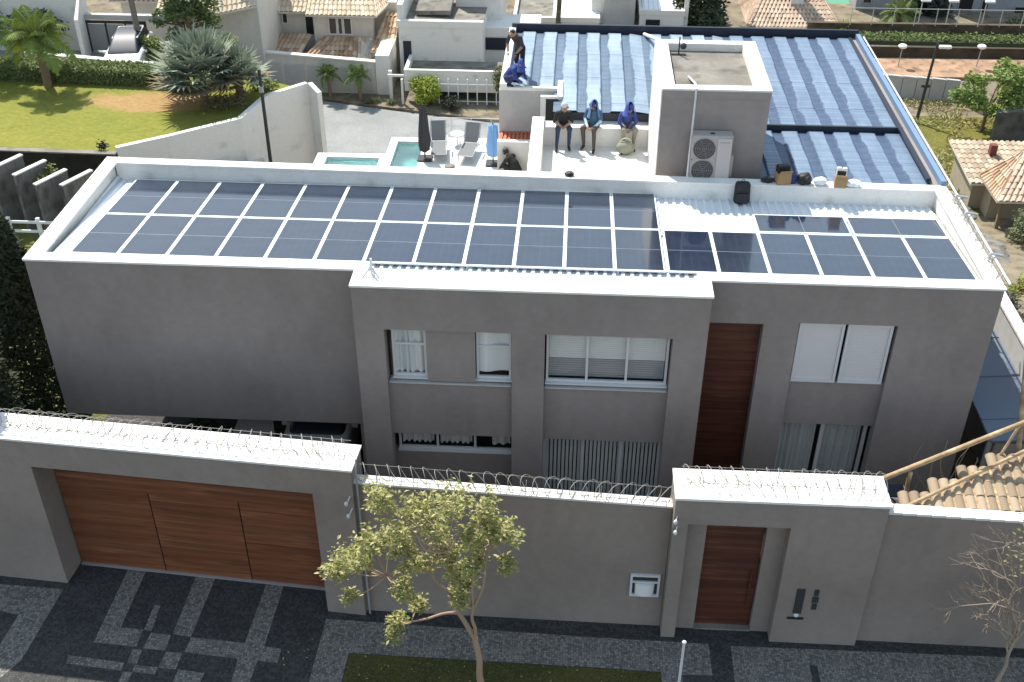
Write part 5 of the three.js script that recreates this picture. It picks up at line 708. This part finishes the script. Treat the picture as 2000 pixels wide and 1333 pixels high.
{
  const n = thing('white_flat_house', 'white flat roofed modern house with parapets across the road', 'house');
  part(n, 'wall', bx(2.75, 7.4, -4.5, -0.55, -46, -38.5), M.white); part(n, 'parapet', merge([bx(2.7, 7.45, -0.55, -0.2, -38.75, -38.45), bx(2.7, 3.0, -0.55, 0.6, -46, -38.751)]), M.white); part(n, 'roof', bx(3.0, 7.4, -0.549, -0.5, -45.9, -38.752), M.conc);
  part(n, 'upper_wall', bx(5.6, 8.2, -4.5, 1.4, -46.5, -42), M.white); part(n, 'upper_parapet', bx(3.002, 8.25, 0.2, 1.2, -46.8, -46.5), M.white); part(n, 'raised_roof', prism(V(3.5, -0.2, -40.2), V(5.5, -0.1, -40.0), V(5.5, 0.3, -43), V(3.6, 0.2, -43), 0.25), M.conc);
  part(n, 'door', bx(2.98, 3.42, -3.5, -1.35, -38.498, -38.45), M.navyBlack);
  part(n, 'garage_roof', bx(3.35, 9.6, -2.75, -2.45, -38.498, -36.3), M.conc); part(n, 'garage_parapet', merge([bx(3.3, 9.6, -3.3, -2.1, -36.3, -36.1), bx(3.3, 3.5, -2.45, -2.1, -38.45, -36.301)]), M.white); part(n, 'annex_wall', bx(7.402, 10.5, -4.5, -1.2, -43, -40.5), M.white); part(n, 'dark_gap', bx(7.402, 9.8, -2.44, -1.75, -40.49, -40.4), M.navyBlack);
  part(n, 'garage_wall', bx(3.4, 9.6, -4.4, -2.76, -38.4, -38.2), M.concDark); for (let i = 0; i < 9; i++) part(n, 'garage_door_rib', bx(4.4 + i * 0.5, 4.5 + i * 0.5, -4.2, -2.8, -38.19, -38.1), M.grey);
  part(n, 'gate_pillar', bx(2.45, 2.62, -4.2, -2.2, -36.3, -36.1), M.white); part(n, 'gate_pillar', bx(3.2, 3.32, -4.2, -2.4, -35.6, -35.48), M.white); part(n, 'gate_beam', bx(2.45, 3.32, -2.4, -2.28, -35.9, -35.8), M.white);
  const f = thing('white_railing', 'white post railing in front of the flat roofed house', 'fence', [0, -3.85, -35.7]); for (let i = 0; i < 7; i++) part(f, 'post', bx(5.2 + i * 0.52, 5.25 + i * 0.52, 0, 1.45, -0.03, 0.03), M.whiteClean); for (const y of [0.2, 1.15]) part(f, 'rail', bx(5.2, 8.6, y, y + 0.035, 0.031, 0.05), M.whiteClean);
}
blobTree('shrub', 'round bright yellow green bush before the flat roofed house', [4.5, -3.85, -35.7], 0.9, spread(81, 12, 0.55, 0.5, 1.25, 0.5, 0.35, 0.55), 1300, 0.14, [0.3, 0.36, 0.04], 'bush', undefined, 82, 0.06);
blobTree('shrub', 'dark leaf clump added as the cast shadow right of the bright bush', [5.9, -3.85, -35.0], 0.6, spread(83, 8, 0.4, 0.25, 0.55, 0.35, 0.25, 0.38), 1300, 0.11, [0.035, 0.035, 0.018], 'bush', undefined, 84, 0.05);  // dark foliage added in place of the shadow cast by the bright bush
blobTree('shrub', 'tall olive shrub against the grey house wall', [8.7, -3.85, -35.2], 1.6, spread(85, 10, 0.3, 0.5, 2.2, 0.3, 0.25, 0.4), 1300, 0.12, [0.13, 0.15, 0.05], 'shrub', undefined, 86, 0.05);
blobTree('shrub', 'low scrub on the far verge between the small palms', [1.9, -3.85, -35.5], 0.3, spread(87, 8, 1.0, 0.1, 0.2, 0.25, 0.15, 0.25), 1500, 0.1, [0.16, 0.17, 0.06], 'shrub', undefined, 88, 0);
blobTree('shrub', 'green scrub on the bank beside the boundary wall end', [-1.5, 1.2, -24.9], 0.3, spread(89, 10, 1.0, 0.1, 0.3, 0.5, 0.2, 0.3), 1300, 0.12, [0.18, 0.22, 0.06], 'shrub', undefined, 90, 0);
// further houses along the top edge
{
  const box = (label, x0, x1, z0, z1, y0, y1, m, fn) => { const n = thing('far_house', label, 'house'); part(n, 'wall', bx(x0, x1, y0, y1, z0, z1), m); part(n, 'parapet', merge([bx(x0 - 0.05, x1 + 0.05, y1, y1 + 0.3, z1 - 0.2, z1 + 0.05), bx(x0 - 0.05, x0 + 0.15, y1, y1 + 0.3, z0, z1 - 0.201), bx(x1 - 0.15, x1 + 0.05, y1, y1 + 0.3, z0, z1 - 0.201)]), M.white); if (fn) fn(n); return n; };
  box('low white house with pale roof left of the blue roof top', 8.6, 11.2, -56, -48, -8, -3.3, M.white, (n) => { part(n, 'roof', bx(8.75, 11.05, -3.299, -3.25, -55.9, -48.2), M.conc); });
  box('white house with sloping pale roof sheet behind the blue roof', 11.6, 14.0, -57, -49, -8, -3.6, M.white, (n) => { part(n, 'roof', prism(V(11.7, -3.45, -49.2), V(13.9, -3.45, -49.2), V(13.9, -2.2, -55), V(11.7, -2.2, -55), 0.1), M.galv); simpleWindow(n, 12.0, 12.8, -4.6, -3.9, -48.98); });
  box('tall plain grey block behind the blue roof', 14.3, 16.3, -56, -50, -8, 0.5, M.paleGrey, (n) => { part(n, 'annex', bx(13.5, 14.298, -8, -2.4, -55, -50.2), M.white); });
  box('white house with ribbed roof left of the dark tree', 16.6, 19.4, -57, -49.5, -8, -3.2, M.white, (n) => { part(n, 'roof', corrugated(16.8, 19.2, -56, -49.8, (z) => -3.15 - (z + 49.8) * 0.16, 0.3, smallProf, 6), M.galv); part(n, 'window', bx(17.0, 17.9, -4.4, -3.5, -49.48, -49.4), darkGlass); part(n, 'pipe', bx(19.42, 19.7, -8, -1, -50, -49.8), M.white); });
  blobTree('dark_tree', 'dense dark green tree between the far houses', [21.3, -5, -51], 4.2, spread(301, 16, 1.9, 0.8, 5.2, 1.4, 0.7, 1.1), 420, 0.3, [0.05, 0.075, 0.03], 'tree', undefined, 302, 0.2);
  const h = thing('terracotta_house', 'white house with pale terracotta hip roof and chimney', 'house'); part(h, 'wall', bx(24.0, 29.2, -9, -4.3, -57, -50.5), M.white); roofPart(h, V(23.5, -4.3, -50), V(29.7, -4.3, -50), V(28.0, -2.1, -54), V(25.2, -2.1, -54), 311, pinkTones); roofPart(h, V(29.7, -4.3, -50), V(29.7, -4.3, -58), V(28.0, -2.1, -54.6), V(28.0, -2.1, -54), 312, pinkTones); roofPart(h, V(23.5, -4.3, -58), V(23.5, -4.3, -50), V(25.2, -2.1, -54), V(25.2, -2.1, -54.6), 313, pinkTones); for (let i = 0; i < 4; i++) simpleWindow(h, 24.3 + i * 1.2, 25.0 + i * 1.2, -5.6, -4.6, -50.48); part(h, 'chimney', bx(26.5, 27.3, -4, -0.8, -52.8, -52), M.white);
  const ap = (label, x0, x1, z0, z1, wins) => { const n = thing('apartment_block', label, 'building'); part(n, 'wall', bx(x0, x1, -9, 3.5, z0, z1), mat([0.42, 0.43, 0.46], 0.9, { map: plasterT })); wins.forEach(([a, b, c, d]) => simpleWindow(n, a, b, c, d, z1 + 0.002, { frame: M.grey })); return n; };
  ap('pale grey narrow block at the top right with small windows', 31.2, 34.2, -62, -54, [[31.6, 32.2, -3.6, -2.9], [32.6, 33.1, -5.4, -4.2]]); ap('grey apartment block at the top right corner with dark windows', 37.2, 44, -64, -54, [[37.9, 38.9, -4.0, -3.0], [39.4, 39.9, -4.3, -3.2], [41.6, 42.4, -4.5, -3.6], [42.8, 43.3, -4.3, -3.5]]);
  const sh = thing('garden_shed', 'green roofed shed between terracotta house and grey block', 'shed'); part(sh, 'wall', bx(29.6, 31.0, -7, -4.6, -56, -53), M.paleGrey); part(sh, 'roof', prism(V(29.5, -4.5, -52.8), V(31.1, -4.5, -52.8), V(31.1, -3.9, -56), V(29.5, -3.9, -56), 0.1), mat([0.1, 0.3, 0.2], 0.8)); part(sh, 'door', bx(29.9, 30.7, -6.5, -4.9, -52.99, -52.95), mat([0.16, 0.09, 0.06], 0.8));
  blobTree('dark_tree', 'dark green trees between the grey blocks', [36, -6, -53.5], 3.2, spread(321, 12, 1.6, 0.8, 4, 0.8, 0.6, 1.0), 420, 0.3, [0.03, 0.05, 0.03], 'tree', undefined, 322, 0.2);
}
palm('palm_tree', 'green feathery palm before the grey blocks at top right', [33.3, -4.3, -50.5], 1.3, 22, 1.7, [0.2, 0.25, 0.08], undefined, { seed: 51, r: 0.14 });
blobTree('shrub', 'leafy bush at the right end before the grey apartment block', [41.3, -4.3, -49.8], 1.0, spread(331, 8, 1.2, 0.4, 1.3, 0.5, 0.4, 0.6), 700, 0.2, [0.09, 0.13, 0.06], 'shrub', undefined, 332, 0.05);
blobTree('shrub', 'small bright plant at the right end of the blue roof top', [29.3, -4.3, -48.5], 0.8, spread(333, 6, 0.5, 0.4, 1.2, 0.4, 0.3, 0.45), 900, 0.16, [0.3, 0.36, 0.08], 'shrub', undefined, 334, 0.05);
// clay court and planted banks
struct('clay_court', slab([[27, -41.4], [60, -42.2], [60, -45.2], [27, -44.3]], -4.5, -3.9), M.clay);
{ const b = thing('court_wall', 'brown retaining wall behind the clay court', 'wall', [0, -4.1, -44.6], 0.015); part(b, 'wall', bx(27, 60, 0, 0.7, -0.3, 0), mat([0.16, 0.12, 0.08], 0.95, { map: concT })); part(b, 'coping', bx(27, 60, 0.7, 0.76, -0.35, 0.05), mat([0.4, 0.36, 0.26], 0.9));
  const b2 = thing('bank_wall', 'long brown terrace wall below the palm at top right', 'wall', [0, -4.1, -47.6], 0.015); part(b2, 'wall', bx(27, 60, 0, 1.1, -0.3, 0), mat([0.19, 0.15, 0.1], 0.95, { map: concT })); part(b2, 'coping', bx(27, 60, 0.1, 0.2, 0.001, 0.12), mat([0.55, 0.52, 0.4], 0.9));
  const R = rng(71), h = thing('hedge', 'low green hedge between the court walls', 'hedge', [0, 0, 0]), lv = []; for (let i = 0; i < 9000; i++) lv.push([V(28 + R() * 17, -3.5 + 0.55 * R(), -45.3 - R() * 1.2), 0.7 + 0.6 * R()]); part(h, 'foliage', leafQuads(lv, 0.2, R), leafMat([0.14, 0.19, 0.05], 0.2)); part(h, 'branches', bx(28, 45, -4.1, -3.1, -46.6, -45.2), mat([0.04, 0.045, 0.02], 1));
  const wl = thing('concrete_wall', 'weathered pale concrete wall below the clay court', 'wall', [0, -4.05, 0]); for (let i = 0; i < 6; i++) part(wl, 'panel', prism(V(29.2 + i * 0.75, 1.25, -38.9 + i * 0.12), V(29.92 + i * 0.75, 1.22, -38.8 + i * 0.12), V(29.92 + i * 0.75, 1.22, -39.0 + i * 0.12), V(29.2 + i * 0.75, 1.25, -39.1 + i * 0.12), 1.3), M.paleGrey); part(wl, 'end_panel', prism(V(33.75, 1.2, -38.1), V(34.6, 0.7, -36.4), V(34.75, 0.7, -36.5), V(33.9, 1.2, -38.3), 1.25), M.conc);
  for (const [x, z, i] of [[31.6, -43.2, 0], [36.2, -43.4, 1], [39.4, -43.6, 2]]) { const l = thing('court_lamp', ['leftmost', 'middle', 'rightmost'][i] + ' low white globe lamp on the clay court', 'lamp', [x, -3.9, z], 0, 'globe lamps on the clay court'); part(l, 'pole', cyl(V(0, 0, 0), V(0.05, 1.1, 0), 0.03), M.grey); part(l, 'shade', new THREE.SphereGeometry(0.2, 12, 8).scale(1.3, 0.7, 1.3).toNonIndexed().translate(0.05, 1.2, 0), M.whiteClean); }
  for (const [x, i] of [[33.9, 0], [37.8, 1], [35.6, 2]]) { const l = thing('street_lamp', ['left', 'right', 'middle'][i] + ' white headed street lamp before the grey blocks', 'street lamp', [x, -4.1, -48.6], 0, 'street lamps at the top right'); part(l, 'pole', cyl(V(0, 0, 0), V(0, 2.4, 0), 0.035), M.paleGrey); part(l, 'head', rbx(-0.1, 0.5, 2.35, 2.5, -0.12, 0.12, 0.05), M.whiteClean); }
  const f = thing('mesh_fence', 'thin post fence on the terrace wall at top right', 'fence', [0, -3.0, -47.75]); for (let i = 0; i < 10; i++) part(f, 'post', cyl(V(29.5 + i * 1.3, 0, -0.45 * i * 0.02), V(29.5 + i * 1.3, 1.1, -0.01 * i), 0.025, 0.025, 6), M.paleGrey); part(f, 'rail', cyl(V(29.5, 1.05, 0), V(41.2, 1.05, -0.1), 0.02, 0.02, 6), M.paleGrey);
}
{ const t = thing('utility_pole', 'dark leaning utility pole with white lamp right of the blue roof', 'pole', [30.75, -4, -35.1]); part(t, 'pole', cyl(V(0, 0, 0), V(0.35, 4.2, -0.4), 0.09, 0.06), M.dark); part(t, 'lamp_arm', cyl(V(0.34, 4.1, -0.4), V(0.9, 3.95, -0.2), 0.03), M.paleGrey); part(t, 'lamp_head', rbx(0.4, 1.05, 3.95, 4.1, -0.45, -0.2, 0.05), M.whiteClean); part(t, 'insulator', rbx(-0.1, 0.35, 1.9, 2.05, -0.2, -0.1, 0.03), M.dark);
  const t2 = thing('utility_pole', 'slim dark pole standing before the white boundary wall', 'pole', [-0.05, -3.4, -20.5]); part(t2, 'pole', cyl(V(0, 0, 0), V(0.03, 7.15, 0), 0.085, 0.065), M.dark); part(t2, 'collar', cyl(V(0.02, 6.2, 0), V(0.02, 6.45, 0), 0.1), M.grey);
  const t3 = thing('utility_pole', 'tall grey utility pole at the street gate top left', 'pole', [-8.9, -0.1, -31.0]); part(t3, 'pole', cyl(V(0, 0, 0), V(-0.1, 7, 0), 0.16, 0.11), M.conc); part(t3, 'crossarm', bx(-0.9, 0.7, 5.6, 5.75, -0.06, 0.06), M.bark); }
// top left: street, walls, gate, car, roofs
{
  const w = thing('white_street_wall', 'tall white wall at the top left beyond the hedge', 'wall', [1.2, 1.4, 4]); part(w, 'wall', prism(V(-18.6, 2.5, -36.3), V(-13.3, 1.6, -36.6), V(-13.3, 1.6, -37), V(-18.6, 2.5, -36.8), 5), M.white); part(w, 'return_wall', prism(V(-13.3, 1.6, -36.6), V(-13.0, 0.6, -35.0), V(-13.2, 0.6, -35.0), V(-13.5, 1.6, -36.9), 4), M.white);
  const g = thing('iron_gate', 'dark street gate with pale diagonal panels at top left', 'gate', [-12.1, -0.1, -32.4]); part(g, 'frame', merge([bx(0, 3.1, 1.5, 1.62, -0.06, 0.06), bx(0, 0.1, 0, 1.5, -0.06, 0.06), bx(3, 3.1, 0, 1.5, -0.06, 0.06), bx(1, 1.06, 0, 1.5, -0.05, 0.05), bx(2, 2.06, 0, 1.5, -0.05, 0.05)]), M.dark); for (const x of [0.12, 1.08, 2.08]) part(g, 'gate_panel', bx(x, x + 0.86, 0.1, 1.45, -0.02, 0.02), M.grey); part(g, 'lintel', bx(-0.3, 5.6, 1.7, 1.95, -0.2, 0.1), M.paleGrey);
  const k = thing('roadside_kerb', 'white painted kerb wall along the street behind the hedge', 'kerb'); part(k, 'kerb', prism(V(-13.5, 1.32, -28.25), V(-6.1, 1.32, -27.0), V(-6.1, 1.32, -27.3), V(-13.5, 1.32, -28.6), 0.5), M.white);
  const n = thing('tile_roof_house', 'house with brown red tile roofs at the top left', 'house', [1.2, 1.4, 4]); part(n, 'wall', bx(-13, -5.6, -5, 0.2, -46, -40.5), M.cream); roofPart(n, V(-13.4, 0, -39.9), V(-10.6, 0, -39.9), V(-10.6, 2.2, -44), V(-13.4, 2.2, -44), 221, [[0.2, 0.12, 0.1], [0.26, 0.15, 0.12], [0.18, 0.11, 0.09]]); roofPart(n, V(-10.6, -0.2, -39.2), V(-7.6, -0.2, -39.2), V(-8.3, 2.0, -43), V(-10.6, 2.0, -43), 222, creamTones); roofPart(n, V(-7.6, -0.4, -39.2), V(-5.6, -0.3, -40.5), V(-6.4, 2.0, -43.5), V(-8.3, 2.0, -43), 223, creamTones);
}
car('parked_car', 'white car parked in the street behind the hedge', [-9.3, -0.1, -30.3], 0.15, carWhite);
blobTree('dark_tree', 'bushy green tree in front of the tile roof at top left', [-6.9, -0.1, -32.5], 3.2, spread(341, 22, 1.5, 1.0, 4.8, 1.0, 0.45, 0.8), 600, 0.22, [0.12, 0.17, 0.05], 'tree', undefined, 342, 0.15);
blobTree('shrub', 'dark climbing shrubs against the white street wall', [-14.4, -0.1, -31.7], 1.2, spread(343, 10, 1.7, 0.6, 1.9, 0.4, 0.35, 0.6), 800, 0.16, [0.035, 0.045, 0.03], 'shrub', undefined, 344, 0.06);
blobTree('shrub', 'yellow green shrub beside the grey utility pole', [-8.0, -0.1, -30.4], 0.9, spread(345, 8, 0.5, 0.4, 1.3, 0.5, 0.35, 0.5), 900, 0.14, [0.2, 0.23, 0.04], 'shrub', undefined, 346, 0.05);
blobTree('shrub', 'bright green bush at the left end of the pale front wall', [-5.2, -0.4, -31.6], 0.9, spread(347, 9, 0.8, 0.5, 1.2, 0.5, 0.35, 0.5), 900, 0.14, [0.22, 0.3, 0.07], 'shrub', undefined, 348, 0.05);
blobTree('dark_tree', 'dark green tree at the top left corner', [-17.6, -0.1, -32.2], 3.2, spread(349, 10, 1.0, 1.2, 4.0, 0.8, 0.5, 0.8), 700, 0.2, [0.07, 0.11, 0.04], 'tree', undefined, 350, 0.15);
// ---------------------------------------------------------------- right side
struct('dry_grass', slab([[24.9, -6], [60, -6], [60, -36], [24, -36]].map(([x, z]) => [x, z]), -4.02, -4.0), M.meadow);
{
  const R = rng(91), lv = []; for (let i = 0; i < 9000; i++) { const x = 27.5 + R() * 9, z = -38 + R() * 13; if (vnoise(x * 0.8, z * 0.8, 4096, 6) < 0.45) continue; lv.push([V(x, terr(z) + 0.02 + 0.1 * R(), z), 0.7 + 0.8 * R()]); }
  const o = solo('ground_cover', leafQuads(lv, 0.22, R, -0.9, 0.25), leafMat([0.34, 0.3, 0.12], 0.1), 'dry yellow green grass on the slope at right', 'grass'); o.userData.kind = 'stuff';
}
blobTree('leafy_tree', 'leafy green tree on the dry slope at right', [33.9, -4, -34.2], 2.6, spread(401, 22, 2.0, 1.0, 3.3, 1.2, 0.35, 0.6), 620, 0.24, [0.2, 0.28, 0.06], 'tree', undefined, 402, 0.1);
blobTree('shrub', 'green shrubs above the grey wall at the right edge', [37.3, -4, -36.5], 1.6, spread(403, 9, 1.6, 0.6, 1.6, 0.9, 0.5, 0.7), 620, 0.2, [0.17, 0.23, 0.06], 'shrub', undefined, 404, 0.08);
{ const w = thing('neighbour_wall', 'grey garden wall behind the leafy tree at right', 'wall', [0, -4.1, 0]); part(w, 'wall', prism(V(33.8, 1.9, -32.3), V(42, 2.2, -33.3), V(42, 2.2, -33.6), V(33.8, 1.9, -32.6), 2), M.concDark); }
{
  const n = thing('neighbour_house', 'beige neighbour house with brown tile roof at the right edge', 'house'); const beige = mat([0.46, 0.4, 0.3], 0.9, { map: plasterT });
  part(n, 'wall', bx(30.75, 40, -4.3, -2.6, -28.4, -25.4), beige); part(n, 'wall', bx(31.3, 40, -4.3, -2.7, -25.398, -24.4), beige); tileParts(n, V(30.45, -2.55, -24.9), V(34.6, -2.55, -24.9), V(34.6, -2.2, -28.8), V(30.45, -2.2, -28.8), 411, [[0.36, 0.28, 0.2], [0.42, 0.34, 0.25], [0.3, 0.23, 0.17], [0.46, 0.38, 0.28]]); roofPart(n, V(34.6, -2.55, -24.9), V(40, -2.55, -24.9), V(40, -2.2, -28.8), V(34.6, -2.2, -28.8), 414, [[0.36, 0.28, 0.2], [0.42, 0.34, 0.25], [0.3, 0.23, 0.17], [0.46, 0.38, 0.28]]); part(n, 'chimney', bx(31.9, 32.2, -2.4, -1.75, -27.6, -27.3), mat([0.16, 0.05, 0.035], 0.9));
  tileParts(n, V(31.0, -2.4, -22.9), V(35.0, -2.4, -22.9), V(35.0, -1.3, -25.6), V(32.7, -1.3, -25.6), 412, pinkTones); roofPart(n, V(35.0, -2.4, -22.9), V(39, -2.4, -22.9), V(39, -1.3, -25.6), V(35.0, -1.3, -25.6), 415, pinkTones); roofPart(n, V(31.0, -2.4, -25.6), V(31.0, -2.4, -22.9), V(32.7, -1.3, -25.6), V(32.6, -1.3, -25.65), 413, tileTones); part(n, 'porch_post', bx(31.3, 31.45, -4.2, -2.5, -23.3, -23.15), M.bark); part(n, 'porch_beam', bx(31.2, 39, -2.62, -2.48, -23.32, -23.12), M.bark);
  for (let i = 0; i < 9; i++) { const R = rng(500 + i), o = new THREE.IcosahedronGeometry(0.55, 1); const p = o.attributes.position; for (let k = 0; k < p.count; k++) p.setY(k, p.getY(k) * 0.16); o.computeVertexNormals(); const z = -26.5 + i * 0.95, x = 30.3 + 0.25 * Math.sin(i * 1.3) - i * 0.02; solo('stepping_stone', o, M.conc, ['farthest', 'second farthest', 'third farthest', 'fourth farthest', 'middle', 'fourth nearest', 'third nearest', 'second nearest', 'nearest'][i] + ' pale flat stone of the path beside the right house wall', 'stone', [x, terr(z) + 0.02, z], i, 'stepping stones at right'); }
}
blobTree('shrub', 'grey green shrub on the path at the right edge', [32.2, -3.6, -21.5], 0.9, spread(421, 10, 0.8, 0.3, 1.1, 0.8, 0.35, 0.5), 900, 0.14, [0.16, 0.18, 0.08], 'shrub', undefined, 422, 0.05); blobTree('shrub', 'yellow green ground bush right of the roof corner', [29.6, -2.2, -14.6], 0.6, spread(423, 9, 0.9, 0.2, 0.6, 0.8, 0.3, 0.45), 900, 0.14, [0.26, 0.28, 0.05], 'shrub', undefined, 424, 0.04); blobTree('shrub', 'brown undergrowth beside the lean-to roof', [27.9, -1.2, -11.6], 0.6, spread(425, 9, 0.9, 0.2, 0.6, 0.9, 0.3, 0.45), 900, 0.12, [0.1, 0.09, 0.05], 'shrub', undefined, 426, 0.04);
{
  const w = thing('side_boundary_wall', 'white capped boundary wall right of the house', 'wall'); part(w, 'wall', bx(23.9, 24.12, -4, 4.15, -12, 1.5), M.paleGrey); for (let i = 0; i < 26; i++) part(w, 'cap_stone', bx(23.86, 24.16, 4.151, 4.22, -12 + i * 0.5, -11.52 + i * 0.5), M.white);
  const l = thing('lean_to_roof', 'blue grey lean-to roof in shade right of the house', 'roof'); part(l, 'sheet', prism(V(22.5, 3.3, 0.75), V(23.88, 3.42, 0.75), V(23.88, 3.42, -6), V(22.5, 3.3, -6), 0.06), mat([0.12, 0.15, 0.2], 0.8)); for (let i = 0; i < 4; i++) part(l, 'seam', prism(V(22.5, 3.325, -5.14 + i * 1.7), V(23.88, 3.445, -5.14 + i * 1.7), V(23.88, 3.445, -5.2 + i * 1.7), V(22.5, 3.325, -5.2 + i * 1.7), 0.024), mat([0.12, 0.15, 0.2], 0.8)); for (const z of [0.5, -2.7, -5.8]) part(l, 'post', bx(22.52, 22.62, 0, 3.23, z, z + 0.1), M.steel); part(l, 'end_wall', bx(22.64, 23.88, 0.0, 3.22, 0.62, 0.72), M.wall);
}
razor('loose razor wire on the right roof edge', 0, 4.5, 0, 0, 0.07, 0.4, 21, [22.1, 7.005, -0.1], Math.PI / 2);
{ // tiled pergola behind the right street wall
  const t = thing('tiled_pergola', 'small cream tiled canopy behind the right street wall', 'pergola'); const R = rng(9), tone = [[0.33, 0.25, 0.165], [0.39, 0.3, 0.205], [0.27, 0.2, 0.135]].map((c) => mat(c, 0.9));
  const tg = (() => { const s = new THREE.Shape(); s.absarc(0, 0, 0.11, 0, Math.PI, false); s.absarc(0, 0, 0.095, Math.PI, 0, true); const g = new THREE.ExtrudeGeometry(s, { depth: 0.4, bevelEnabled: false, curveSegments: 8 }); return g; })();
  const A = V(19.85, 3.82, 3.72), slopeY = 0.28; for (let j = 0; j < 4; j++) { const z = 3.32 - j * 0.34; for (let i = 0; i < 15; i++) { const x = 19.75 + i * 0.23; if (x < 19.65 + j * 0.72) continue; const o = part(t, 'tile', tg, tone[Math.floor(R() * 3)]); o.position.set(x + 0.02 * (R() - 0.5), 3.84 + j * 0.34 * slopeY + 0.015 * R(), z); o.rotation.x = slopeY - 0.05; } }
  part(t, 'boarding', prism(V(19.8, 3.8, 3.76), V(23.6, 3.8, 3.76), V(23.6, 4.2, 2.3), V(22.4, 4.2, 2.3), 0.05), M.paleWood); part(t, 'hip_board', cyl(V(19.7, 3.9, 3.8), V(22.5, 4.35, 2.35), 0.04), M.paleWood);
  part(t, 'rafter', cyl(V(19.4, 3.85, 2.9), V(23.2, 5.55, 2.2), 0.06, 0.055), M.paleWood, 'long pale sloping timber pole'); part(t, 'strut', cyl(V(22.2, 5.0, 2.35), V(21.6, 2.6, 2.4), 0.03), M.paleWood); part(t, 'post', cyl(V(23.0, 0, 2.2), V(23.0, 5.5, 2.2), 0.07), M.paleWood); part(t, 'post', cyl(V(20.0, 0, 3.1), V(20.0, 4.05, 2.85), 0.05), M.paleWood); part(t, 'side_pole', cyl(V(22.75, 6.1, 0.4), V(22.95, 3.2, 1.3), 0.06), M.paleWood);
  const wm = thing('white_drum', 'white machine with black cable behind the entrance block corner', 'machine', [20.0, 0, 2.2]); part(wm, 'cabinet', rbx(-0.3, 0.3, 0, 2.9, -0.25, 0.25, 0.04), M.whiteClean); part(wm, 'lid', rbx(-0.25, 0.25, 2.902, 2.95, -0.2, 0.2, 0.02), M.navyBlack); part(wm, 'cable_coil', new THREE.TorusGeometry(0.2, 0.02, 6, 24).toNonIndexed().translate(-0.2, 2.75, 0.28), M.black);
  const R2 = rng(93), d = thing('dry_shrub', 'dry leafless shrub behind the tiled canopy', 'shrub', [21.4, 0, 1.7]), wood = []; for (let i = 0; i < 26; i++) { const a = V((R2() - 0.5) * 0.3, 1.6 * R2(), (R2() - 0.5) * 0.3), b = a.clone().add(V((R2() - 0.5) * 1.2, 1.2 + 1.6 * R2(), (R2() - 0.5) * 1.0)); wood.push(...bough(a, b, 0.018, 0.005, R2, 0.15)[0]); } wood.push(cyl(V(0, 0, 0), V(0, 1.7, 0), 0.05, 0.03)); part(d, 'branches', merge(wood), M.barkPale);
}
// plant pot in the carport
{ const t = thing('potted_plant', 'dark potted plant under the carport edge', 'plant', [2.95, 0, -1.1]), R = rng(97), lv = []; part(t, 'pot', new THREE.CylinderGeometry(0.28, 0.2, 0.5, 20).toNonIndexed().translate(0, 0.25, 0), M.whiteClean); part(t, 'stem', cyl(V(0, 0.45, 0), V(0, 1.1, 0), 0.03), M.bark); for (let i = 0; i < 260; i++) { const d = inBall(R).multiplyScalar(0.5); lv.push([V(d.x, 1.15 + d.y * 0.7, d.z), 0.8 + 0.5 * R()]); } part(t, 'foliage', leafQuads(lv, 0.2, R), leafMat([0.04, 0.06, 0.03], 0.15)); }
{ // grass blades in the verge
  const R = rng(611), lv = []; for (let i = 0; i < 9000; i++) { const x = 7.9 + R() * 6.9, z = 5.12 + (x - 7.9) * 0.017 + R() * 1.3; if (vnoise(x * 1.5, z * 1.5, 4096, 12) < 0.3) continue; lv.push([V(x, 0.012, z), 0.5 + 0.8 * R()]); }
  const o = solo('verge_blades', leafQuads(lv, 0.085, R, 1.2, 0.14), leafMat([0.1, 0.12, 0.045], 0.1), 'short dark green grass in the street verge', 'grass'); o.userData.kind = 'stuff';
  const R2 = rng(613), fl = []; for (let i = 0; i < 150; i++) { const a = R2() * 6.28, q = Math.sqrt(R2()) * 3.2; fl.push([V(10.3 + Math.cos(a) * q * 1.3, 0.018, 5.4 + Math.abs(Math.sin(a)) * q * 0.3 - 0.9 * R2()), 0.6 + 0.5 * R2()]); }
  const f = solo('fallen_leaves', leafQuads(fl, 0.07, R2, 0, 0.5).scale(1, 1, 1), mat([0.3, 0.26, 0.12], 0.9), 'small fallen leaves on the paving under the tree', 'leaves'); f.userData.kind = 'stuff';
}
renderer.render(scene, camera);
